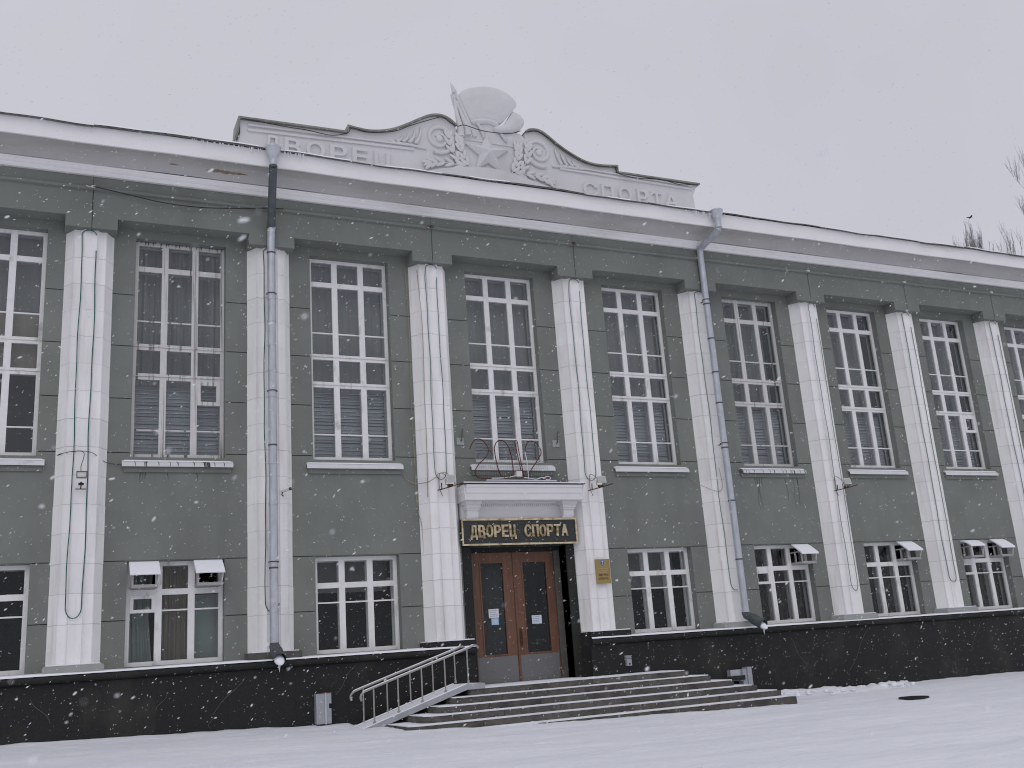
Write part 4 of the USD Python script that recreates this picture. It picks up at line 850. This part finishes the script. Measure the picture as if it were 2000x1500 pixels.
# ------------------------------------------------------------------ floodlights on rods
def floodlight(label, i, flip=False):
    x = cx(i); F_ = thing('floodlight', label, 'floodlight', 'floodlights on the column fronts')
    y0 = surf_y(i, 0.1)
    obj('arm', tube([(x - 0.12, y0 + 0.02, 3.43), (x + 0.10, y0 - 0.22, 3.47), (x + 0.30, y0 - 0.40, 3.52)], 0.012, 5), 'rust', F_)
    obj('clamp', [bx(x + 0.03, x + 0.13, y0 - 0.26, y0 - 0.17, 3.475, 3.52), tube([(x - 0.04, y0 - 0.02, 3.43), (x - 0.05, y0 - 0.05, 3.58)], 0.012, 5)], 'rust', F_)
    c = hull([(x - 0.03, y0 - 0.34, 3.55), (x + 0.17, y0 - 0.34, 3.55), (x - 0.03, y0 - 0.30, 3.71), (x + 0.17, y0 - 0.30, 3.71), (x + 0.01, y0 - 0.17, 3.57), (x + 0.13, y0 - 0.17, 3.57), (x + 0.01, y0 - 0.17, 3.68), (x + 0.13, y0 - 0.17, 3.68)])
    obj('case', c, 'lamp_white', F_)
    obj('front_glass', hull([(x - 0.015, y0 - 0.3425, 3.565), (x + 0.155, y0 - 0.3425, 3.565), (x - 0.015, y0 - 0.3105, 3.695), (x + 0.155, y0 - 0.3105, 3.695), (x - 0.0, y0 - 0.335, 3.58), (x + 0.14, y0 - 0.309, 3.68)]), 'lamp_glass', F_)
    obj('yoke', tube([(x - 0.035, y0 - 0.26, 3.62), (x - 0.035, y0 - 0.23, 3.52), (x + 0.08, y0 - 0.21, 3.51), (x + 0.175, y0 - 0.23, 3.52), (x + 0.175, y0 - 0.26, 3.62)], 0.007, 4), 'rust', F_)
    obj('lead', tube(smoothline([(x + 0.05, y0 - 0.17, 3.62), (x + 0.02, y0 - 0.08, 3.75), (x - 0.07, y0 - 0.015, 3.78), (x - 0.09, y0 - 0.012, 3.5), (x - 0.03, y0 - 0.015, 3.30)], 4), 0.006, 4), 'cable_black', F_)
floodlight('white floodlight on a rusty rod on the column left of the doors', 3)
floodlight('white floodlight on a rusty rod on the column right of the doors', 4)
floodlight('white floodlight on a rusty rod farthest right, two columns past the doors', 6)
x = cx(1); F_ = thing('floodlight', 'white lamp seen head-on with a dark bracket on the leftmost column', 'floodlight')
y0 = surf_y(1, 0)
obj('case', bx(x - 0.085, x + 0.085, y0 - 0.30, y0 - 0.16, 3.60, 3.71), 'lamp_white', F_); obj('front_rim', bars(x - 0.09, x + 0.09, 3.595, 3.715, 0.012, y0 - 0.315, y0 - 0.301), 'pedestal_dark', F_)
obj('clamp', [bx(x - 0.045, x + 0.045, y0 - 0.2, y0 - 0.1, 3.49, 3.52), hull([(x - 0.05, y0 - 0.15, 3.49), (x + 0.05, y0 - 0.15, 3.49), (x, y0 - 0.15, 3.555), (x, y0 - 0.1, 3.5)])], 'cable_black', F_)
obj('arm', [tube([(x, y0 + 0.02, 3.445), (x, y0 - 0.25, 3.47)], 0.012, 5), bx(x - 0.09, x + 0.09, y0 - 0.02, y0 - 0.004, 3.43, 3.445)], 'rust', F_)
obj('lead', tube(smoothline([(x + 0.0, y0 - 0.16, 3.7), (x - 0.01, y0 - 0.02, 3.85), (x + 0.03, y0 - 0.012, 4.12), (x - 0.2, surf_y(1, -0.2), 4.14), (x - 0.40, surf_y(1, -0.4), 4.12)], 5), 0.006, 4), 'cable_black', F_)
x = cx(2); F_ = thing('lamp_stub', 'short broken lamp stub on the column behind the straight drainpipe', 'lamp stub')
obj('stub', tube([(x + 0.18, surf_y(2, 0.18) + 0.02, 3.40), (x + 0.30, surf_y(2, 0.2) - 0.14, 3.43)], 0.03, 8), 'lamp_white', F_); obj('stub_end', tube([(x + 0.30, surf_y(2, 0.2) - 0.14, 3.43), (x + 0.325, surf_y(2, 0.2) - 0.165, 3.434)], 0.032, 8), 'rust', F_)
obj('hook', tube([(x + 0.2, surf_y(2, 0.2), 3.41), (x + 0.16, surf_y(2, .16) - 0.04, 3.33), (x + 0.2, surf_y(2, .2) - 0.05, 3.30)], 0.012, 5), 'rust', F_)

# ------------------------------------------------------------------ light-rope numerals above the canopy
YN = -0.42
NS = thing('year_sign', 'dark red light-rope numerals 2012 standing above the entrance canopy', 'sign')
def rope(pts, mat='tube_red', r=0.012, name='numeral', n=6):
    obj(name, tube([(a, YN + 0.015 * math.sin(7 * a + 5 * z), z) for a, z in smoothline(pts, n)], r, 6), mat, NS, smooth=True)
rope([(-1.12, 4.36), (-1.07, 4.47), (-1.0, 4.56), (-0.9, 4.59), (-0.79, 4.53), (-0.71, 4.42), (-0.70, 4.28), (-0.79, 4.15), (-0.93, 4.02), (-1.02, 3.90), (-1.03, 3.80), (-0.96, 3.72), (-0.80, 3.715), (-0.66, 3.715)])
rope([(-0.54, 4.40), (-0.48, 4.52), (-0.38, 4.57), (-0.28, 4.55), (-0.19, 4.43), (-0.13, 4.22), (-0.115, 3.99), (-0.13, 3.84), (-0.20, 3.76), (-0.32, 3.72), (-0.43, 3.79), (-0.49, 3.96), (-0.53, 4.18), (-0.545, 4.40)])
rope([(0.10, 3.78), (0.06, 4.05), (0.0, 4.38), (-0.025, 4.52), (0.0, 4.57), (0.03, 4.54), (0.05, 4.38), (0.11, 4.0), (0.145, 3.78)], r=0.011)
rope([(0.21, 4.32), (0.225, 4.43), (0.30, 4.54), (0.41, 4.575), (0.53, 4.52), (0.61, 4.38), (0.605, 4.27), (0.52, 4.16), (0.42, 4.03), (0.31, 3.88), (0.27, 3.78), (0.27, 3.72)])
rope([(-0.64, 3.715), (-0.45, 3.72), (-0.30, 3.73), (-0.12, 3.76), (-0.03, 3.80)], 'tube_white', 0.011, 'supply_tube'); rope([(0.20, 4.32), (0.23, 4.15), (0.25, 3.95), (0.26, 3.70)], 'tube_white', 0.010, 'supply_tube')
rope([(0.15, 3.74), (0.3, 3.72), (0.45, 3.70), (0.6, 3.74), (0.72, 3.68), (0.80, 3.73), (0.7, 3.76), (0.6, 3.70)], 'tube_white', 0.011, 'supply_tube')
rope([(0.55, 3.69), (0.7, 3.715), (0.78, 3.735)], 'tube_red', 0.012, 'rope_end')
obj('control_box', bx(-0.06, 0.075, YN - 0.05, YN + 0.05, 3.75, 3.87), 'lamp_white', NS)
net = []
for k in range(34): net.append(bx(-0.95 + k * 0.052, -0.947 + k * 0.052, YN + 0.06, YN + 0.063, 3.72, 4.13))
for k in range(8): net.append(bx(-0.96, 0.79, YN + 0.064, YN + 0.067, 3.74 + k * 0.055, 3.743 + k * 0.055))
obj('wire_net', net, 'frame_inner', NS, kind='stuff')
obj('base_bar', bx(-0.80, 0.93, YN - 0.06, YN + 0.0, 3.63, 3.66), 'box_grey', NS); obj('base_snow', bx(-0.79, 0.92, YN - 0.055, YN - 0.005, 3.6605, 3.672), 'snow', NS)
obj('prop', [tube([(s, YN - 0.03, 3.63), (s, YN - 0.03, 3.53)], 0.012, 5) for s in (-0.7, 0.0, 0.8)] + [tube([(s, YN + 0.065, 4.12), (s, -0.1, 4.12)], 0.006, 4) for s in (-0.8, 0.6)], 'rust', NS)
for s, nm in ((-1.25, 'left'), (1.13, 'right')):
    T = thing('wall_bracket', f'small square plate with an upright flag-holder pin {nm} of the window above the canopy', 'bracket')
    obj('plate', bx(s - 0.085, s + 0.085, YW - 0.02, YW - 0.001, 4.50, 4.66), 'pedestal', T); obj('pin', tube([(s + 0.01, YW - 0.02, 4.58), (s + 0.02, YW - 0.06, 4.60), (s + 0.06, YW - 0.05, 4.86)], 0.014, 6), 'pedestal_dark', T)

# ------------------------------------------------------------------ small boxes by the plinth
V_ = thing('vent_shaft', 'light grey sheet-metal shaft against the plinth left of the ramp', 'vent shaft')
shp = Polygon([(-4.69, -1.05), (-4.43, -1.05), (-4.43, -0.78), (-4.475, -0.78), (-4.475, -0.69), (-4.43, -0.69), (-4.43, -0.50), (-4.69, -0.50)])
obj('casing', slab(shp, -0.80, -0.6235), 'box_grey', V_); obj('rib', bx(-4.555, -4.525, -0.815, -0.801, -1.06, -0.49), 'zinc', V_); obj('side_fold', bx(-4.712, -4.6905, -0.79, -0.6235, -1.05, -0.50), 'zinc', V_)
obj('foot', bx(-4.575, -4.51, -0.76, -0.70, -1.25, -1.0505), 'rust', V_); obj('cap', bx(-4.70, -4.42, -0.81, -0.6235, -0.4995, -0.485), 'rust', V_)
V_ = thing('vent_shaft', 'grey sheet-metal shaft with a dark opening behind the right end of the steps', 'vent shaft')
obj('casing', bx(5.12, 5.22, -0.80, -0.6235, -1.45, -0.74), 'box_grey', V_); obj('casing', bx(5.25, 5.37, -0.82, -0.6235, -1.45, -0.70), 'box_grey', V_); obj('rib', bx(5.222, 5.248, -0.79, -0.6235, -1.45, -0.73), 'zinc', V_)
obj('side_box', bx(4.82, 5.118, -0.75, -0.6235, -0.98, -0.74), 'zinc', V_); obj('opening', bx(4.70, 5.16, -0.83, -0.8005, -0.97, -0.87), 'cable_black', V_)
V_ = thing('socket_box', 'small pale socket box on the dark plinth above the right half of the steps', 'socket box')
obj('case', bx(2.17, 2.29, -0.69, -0.6235, -0.46, -0.31), 'box_grey', V_); obj('lid', hull([(2.16, -0.70, -0.30), (2.30, -0.70, -0.30), (2.16, -0.6235, -0.24), (2.30, -0.6235, -0.24), (2.16, -0.6235, -0.305), (2.30, -0.6235, -0.305)]), 'zinc', V_); obj('hole', lathe([(0, 0), (0.022, 0), (0.022, 0.004), (0, 0.004)], (2.235, -0.6895, -0.42), 'y', 12), 'cable_black', V_)

# ------------------------------------------------------------------ broken clods of shovelled snow
cl = []
for _ in range(230):
    x = rnd.uniform(4.6, 9.6); y = -1.2 + rnd.gauss(0, 0.22) - 0.02 * (x - 5); r_ = abs(rnd.gauss(0.0, 0.026)) + 0.010
    if x < 5.0 and y > -0.9: continue
    c = trimesh.creation.icosphere(1, 1.0); c.vertices += nrg.normal(0, 0.16, c.vertices.shape); c.apply_scale((r_ * rnd.uniform(1, 1.8), r_ * 1.2, r_ * 0.8)); c.apply_translation((x, min(y, -0.70), float(zground(x, y)) + 0.05 * math.exp(-((y + 1.25) / 0.33) ** 2) + 0.03)); cl.append(c)
obj('snow_clods', cl, 'snow', smooth=True, label='rough broken clods of snow thrown along the plinth right of the steps', kind='stuff')

# ------------------------------------------------------------------ manhole cover in the snow
mx, my = 6.40, -4.55; mz = float(zground(mx, my))
MH = thing('manhole_cover', 'dark iron manhole cover lying bare in the snow at the right', 'manhole cover', loc=(mx, my, mz - 0.018))
obj('rim', lathe([(0.245, 0), (0.29, 0), (0.29, 0.05), (0.245, 0.046)], (0, 0, 0), 'z', 32), 'iron', MH); obj('lid', lathe([(0, 0), (0.243, 0), (0.243, 0.042), (0, 0.046)], (0, 0, 0), 'z', 32), 'iron', MH)
for k in range(5): obj('lid_rib', bx(-0.15, 0.15, -0.16 + 0.075 * k, -0.14 + 0.075 * k, 0.0465, 0.052), 'iron', MH)

# ------------------------------------------------------------------ loose wires
def wire(label, pts, r, mat, n=6):
    return obj('wire', tube(smoothline(pts, n), r, 5), mat, label=label, cat='wire')
wire('dark cable sagging from a hook along the frieze at the upper left', [(-8.94, -0.70, 9.44), (-8.3, -0.68, 9.36), (-7.6, -0.68, 9.27), (-6.9, -0.68, 9.26), (-6.1, -0.68, 9.34), (-5.5, -0.69, 9.42), (-5.2, -0.69, 9.44)], 0.010, 'cable_black')
wire('tan cable hanging down the wall beside the column left of the doors', [(-2.36, -0.20, 8.55), (-2.33, -0.205, 7.0), (-2.35, -0.2, 5.5), (-2.34, -0.205, 4.3), (-2.33, -0.2, 3.2), (-2.25, -0.23, 2.7), (-2.24, -0.22, 2.0), (-2.24, -0.2, 1.72)], 0.008, 'cable_tan')
wire('thin grey cable running down the left flutes of the column left of the doors', [(-2.16, surf_y(3, -.32), 8.45), (-2.10, surf_y(3, -.3), 7.2), (-2.12, surf_y(3, -.3), 5.6), (-2.13, surf_y(3, -.31), 4.4), (-2.16, surf_y(3, -.33), 3.3)], 0.007, 'cable_tan')
wire('thin brown wire sagging from a sill end to the floodlight left of the doors', [(-2.62, -0.20, 3.84), (-2.52, -0.22, 3.70), (-2.35, -0.25, 3.62), (-2.15, -0.42, 3.62), (-2.0, -0.515, 3.70), (-1.93, -0.53, 3.78), (-1.75, -0.54, 3.80), (-1.66, -0.56, 3.66)], 0.008, 'cable_tan')
wire('thin wire curving from a sill end to the column beside the slanting-topped drainpipe', [(4.70, -0.20, 3.80), (4.80, -0.22, 3.70), (5.0, -0.30, 3.58), (5.2, -0.44, 3.45), (5.35, surf_y(5, -.1), 3.42), (5.42, surf_y(5, 0), 3.6), (5.38, surf_y(5, -.05), 4.0)], 0.006, 'cable_tan')
wire('thin dark wire wrapped round the leftmost column and strung to the next one', [(-9.36, -0.23, 4.12), (-9.15, surf_y(1, -.2), 4.14), (-8.95, surf_y(1, 0), 4.15), (-8.75, surf_y(1, .2), 4.12), (-8.52, -0.25, 4.0), (-8.2, -0.21, 3.96), (-7.9, -0.22, 3.97)], 0.006, 'cable_black')
wire('dark wire strung along the left coping of the parapet', [(-5.95, YP - 0.10, 11.70), (-5.0, YP - 0.10, 11.66), (-4.6, YP - 0.10, 11.66), (-4.0, YP - 0.10, 11.62), (-3.62, YP - 0.10, 11.74), (-3.5, YP - 0.10, 11.89), (-3.1, YP - 0.10, 11.84), (-2.5, YP - 0.10, 11.97), (-2.1, YP - 0.10, 12.18), (-1.6, YP - 0.10, 12.42), (-1.25, YP - 0.10, 12.56), (-1.05, YP - 0.10, 12.44), (-0.88, YP - 0.14, 12.36), (-0.72, YP - 0.2, 12.38), (-0.3, YP - 0.2, 12.31), (0.1, YP - 0.22, 12.30), (0.5, YP - 0.2, 12.36), (0.8, YP - 0.16, 12.50)], 0.010, 'cable_black')
wire('dark wire strung along the right coping of the parapet', [(1.0, YP - 0.10, 12.53), (1.3, YP - 0.10, 12.60), (1.62, YP - 0.10, 12.46), (2.0, YP - 0.10, 12.22), (2.6, YP - 0.10, 11.95), (3.1, YP - 0.10, 11.90), (3.54, YP - 0.10, 11.94), (3.55, YP - 0.10, 11.78), (4.1, YP - 0.10, 11.72), (4.9, YP - 0.10, 11.78), (5.5, YP - 0.10, 11.72), (6.06, YP - 0.10, 11.81)], 0.010, 'cable_black')

# ------------------------------------------------------------------ bare poplars far behind the roof
def branch_tree(label, base, height, seed, spread, lean=0.0, stems=2, density=1.0):
    r = random.Random(seed); T = thing('bare_tree', label, 'tree', 'bare trees beyond the roof', loc=base)
    wood = {0: [], 1: [], 2: []}
    def grow(p, d, L, rad, lvl):
        n = 5 if lvl < 3 else 3; pts = [p]; dd = np.array(d, float)
        for _ in range(n):
            k = 0.035 if lvl == 0 else 0.13; dd = dd + np.array([r.uniform(-k, k), r.uniform(-k, k), r.uniform(0, .10) + 0.04 * lvl]); dd /= math.sqrt(dd @ dd)
            pts.append(pts[-1] + dd * (L / n))
        wood[min(lvl, 2)].append((np.array(pts), rad, 6 if lvl == 0 else 3))
        if lvl >= 3: return
        kids = int({0: height * 2.0, 1: 9, 2: 6}[lvl] * density)
        for _ in range(kids):
            t = r.uniform(0.22 if lvl == 0 else 0.12, 1.0); i = min(n - 1, int(t * n)); q = pts[i] + (pts[i + 1] - pts[i]) * (t * n - i)
            a = r.uniform(0, 2 * math.pi); out = spread * r.uniform(0.5, 1.0)
            nd = np.array([math.cos(a) * out, math.sin(a) * out, 1.0]) + 0.4 * dd * (lvl > 0); nd /= np.linalg.norm(nd)
            nl = {0: height * 0.22 * (1.15 - 0.75 * t) + 0.4, 1: L * r.uniform(.3, .55), 2: L * r.uniform(.35, .6)}[lvl]
            grow(q, nd, nl, {0: 0.045, 1: 0.018, 2: 0.009}[lvl] * (1.2 - 0.6 * t), lvl + 1)
    for s in range(stems):
        a = 2 * math.pi * s / stems + r.random()
        o = np.array([0.3 * math.cos(a), 0.3 * math.sin(a), -0.2]) if stems > 1 else np.array([0, 0, -0.2])
        grow(o, np.array([0.025 * math.cos(a) + lean, 0.025 * math.sin(a), 1.0]), height * r.uniform(0.9, 1.0), 0.22, 0)
    for lvl, nm in ((0, 'trunk'), (1, 'limbs'), (2, 'twigs')):
        V, F, at = [], [], 0
        for p, rad, m in wood[lvl]:
            k = len(p); t = p[-1] - p[0]; t /= np.linalg.norm(t); u = np.array([t[2], 0, -t[0]]); u /= np.linalg.norm(u) + 1e-9; w = np.array([t[1] * u[2] - t[2] * u[1], t[2] * u[0] - t[0] * u[2], t[0] * u[1] - t[1] * u[0]])
            an = np.arange(m) * 2 * math.pi / m; rr = np.linspace(rad, max(rad * 0.3, 0.006), k)
            V.append((p[:, None] + rr[:, None, None] * (np.cos(an)[None, :, None] * u + np.sin(an)[None, :, None] * w)).reshape(-1, 3))
            i, j = np.meshgrid(np.arange(k - 1), np.arange(m), indexing='ij'); j2 = (j + 1) % m
            F.append(at + np.stack([i * m + j, i * m + j2, (i + 1) * m + j2, (i + 1) * m + j], -1).reshape(-1, 4)); at += k * m
        obj(nm, (np.vstack(V), np.vstack(F)), 'bark', T)
branch_tree('bare twin-topped tree seen over the roof below the flying bird', (47.5, 25.0, -1.45), 25.4, 3, 0.22, stems=2)
branch_tree('bare narrow tree top just right of the twin-topped one over the roof', (49.7, 25.0, -1.45), 25.7, 8, 0.22, stems=1)
branch_tree('low rounded bare tree top furthest right over the roof edge', (52.1, 25.5, -1.45), 25.6, 14, 0.45, stems=3, density=0.8)
branch_tree('tallest bare tree, cut off by the right edge of the picture', (56.9, 26.0, -1.45), 32.5, 21, 0.42, stems=2)

# ------------------------------------------------------------------ a bird crossing the sky
B_ = trimesh.creation.icosphere(2, 1.0); B_.apply_scale((0.17, 0.05, 0.05))
wings = [hull([(0.05, 0.03, 0.01), (-0.06, 0.03, 0.01), (-0.02, 0.22, 0.10), (-0.09, 0.24, 0.09), (0.0, 0.1, 0.07), (-0.08, 0.1, 0.05)]), hull([(0.05, -0.03, 0.01), (-0.06, -0.03, 0.01), (-0.06, -0.16, -0.05), (-0.13, -0.18, -0.05), (0.0, -0.08, -0.01), (-0.08, -0.08, -0.015)])]
tail = hull([(-0.12, 0.025, 0.0), (-0.12, -0.025, 0.0), (-0.27, 0.05, 0.0), (-0.27, -0.05, 0.0), (-0.2, 0, 0.012)]); head = trimesh.creation.icosphere(2, 0.042); head.apply_translation((0.17, 0, 0.012)); beak = trimesh.creation.cone(0.014, 0.05, sections=6); beak.apply_transform(trimesh.transformations.rotation_matrix(math.pi / 2, (0, 1, 0))); beak.apply_translation((0.20, 0, 0.008))
bird = trimesh.util.concatenate([B_, *wings, tail, head, beak]); bird.apply_transform(trimesh.transformations.rotation_matrix(math.radians(-38), (0, 1, 0)))
bird.apply_scale(0.72)
bird.apply_translation((27.0, 8.0, 17.12))
obj('bird', bird, 'bird', smooth=40, label='small dark bird flying above the tree tops', cat='bird')

# ------------------------------------------------------------------ falling snow
N = 150000
P_ = np.stack([nrg.uniform(-24, 26, N), nrg.uniform(-20.2, -0.9, N), nrg.uniform(-1.3, 15, N)], -1)
d = np.linalg.norm(P_ - np.array(CAM), axis=1); P_ = P_[d > 1.2]; d = d[d > 1.2]; N = len(P_)
size = np.clip(np.exp(nrg.normal(math.log(0.0028), 0.5, N)), 0.001, 0.010) * np.clip(0.35 + d / 14, 0.4, 1.0)
ang = nrg.normal(0.62, 0.22, N); el = nrg.uniform(1.2, 3.4, N)
ax = np.stack([np.cos(ang), nrg.normal(0, 0.25, N), np.sin(ang)], -1); ax /= np.linalg.norm(ax, axis=1, keepdims=True)
bx_ = np.cross(ax, [0, 1.0, 0]); bx_ /= np.linalg.norm(bx_, axis=1, keepdims=True); by_ = np.cross(ax, bx_)
def flakes(sel, tmpl):
    tv, tf = np.array(tmpl.vertices), np.array(tmpl.faces); n = len(sel)
    V = P_[sel][:, None] + size[sel][:, None, None] * (tv[None, :, 0:1] * ax[sel][:, None] * el[sel][:, None, None] + tv[None, :, 1:2] * bx_[sel][:, None] * 0.85 + tv[None, :, 2:3] * by_[sel][:, None] * 0.75)
    V += size[sel][:, None, None] * nrg.normal(0, 0.12, V.shape)
    return trimesh.Trimesh(V.reshape(-1, 3), (tf[None] + (np.arange(n) * len(tv))[:, None, None]).reshape(-1, 3), process=False)
octa = trimesh.Trimesh([(1, 0, 0), (-1, 0, 0), (0, 1, 0), (0, -1, 0), (0, 0, 1), (0, 0, -1)], [(0, 2, 4), (2, 1, 4), (1, 3, 4), (3, 0, 4), (2, 0, 5), (1, 2, 5), (3, 1, 5), (0, 3, 5)], process=False)
obj('falling_snow', [flakes(np.where(d >= 7)[0], octa), flakes(np.where(d < 7)[0], trimesh.creation.icosphere(1, 1.0))], 'flake', smooth=True, label='white snowflakes falling through the air before the facade', kind='stuff')
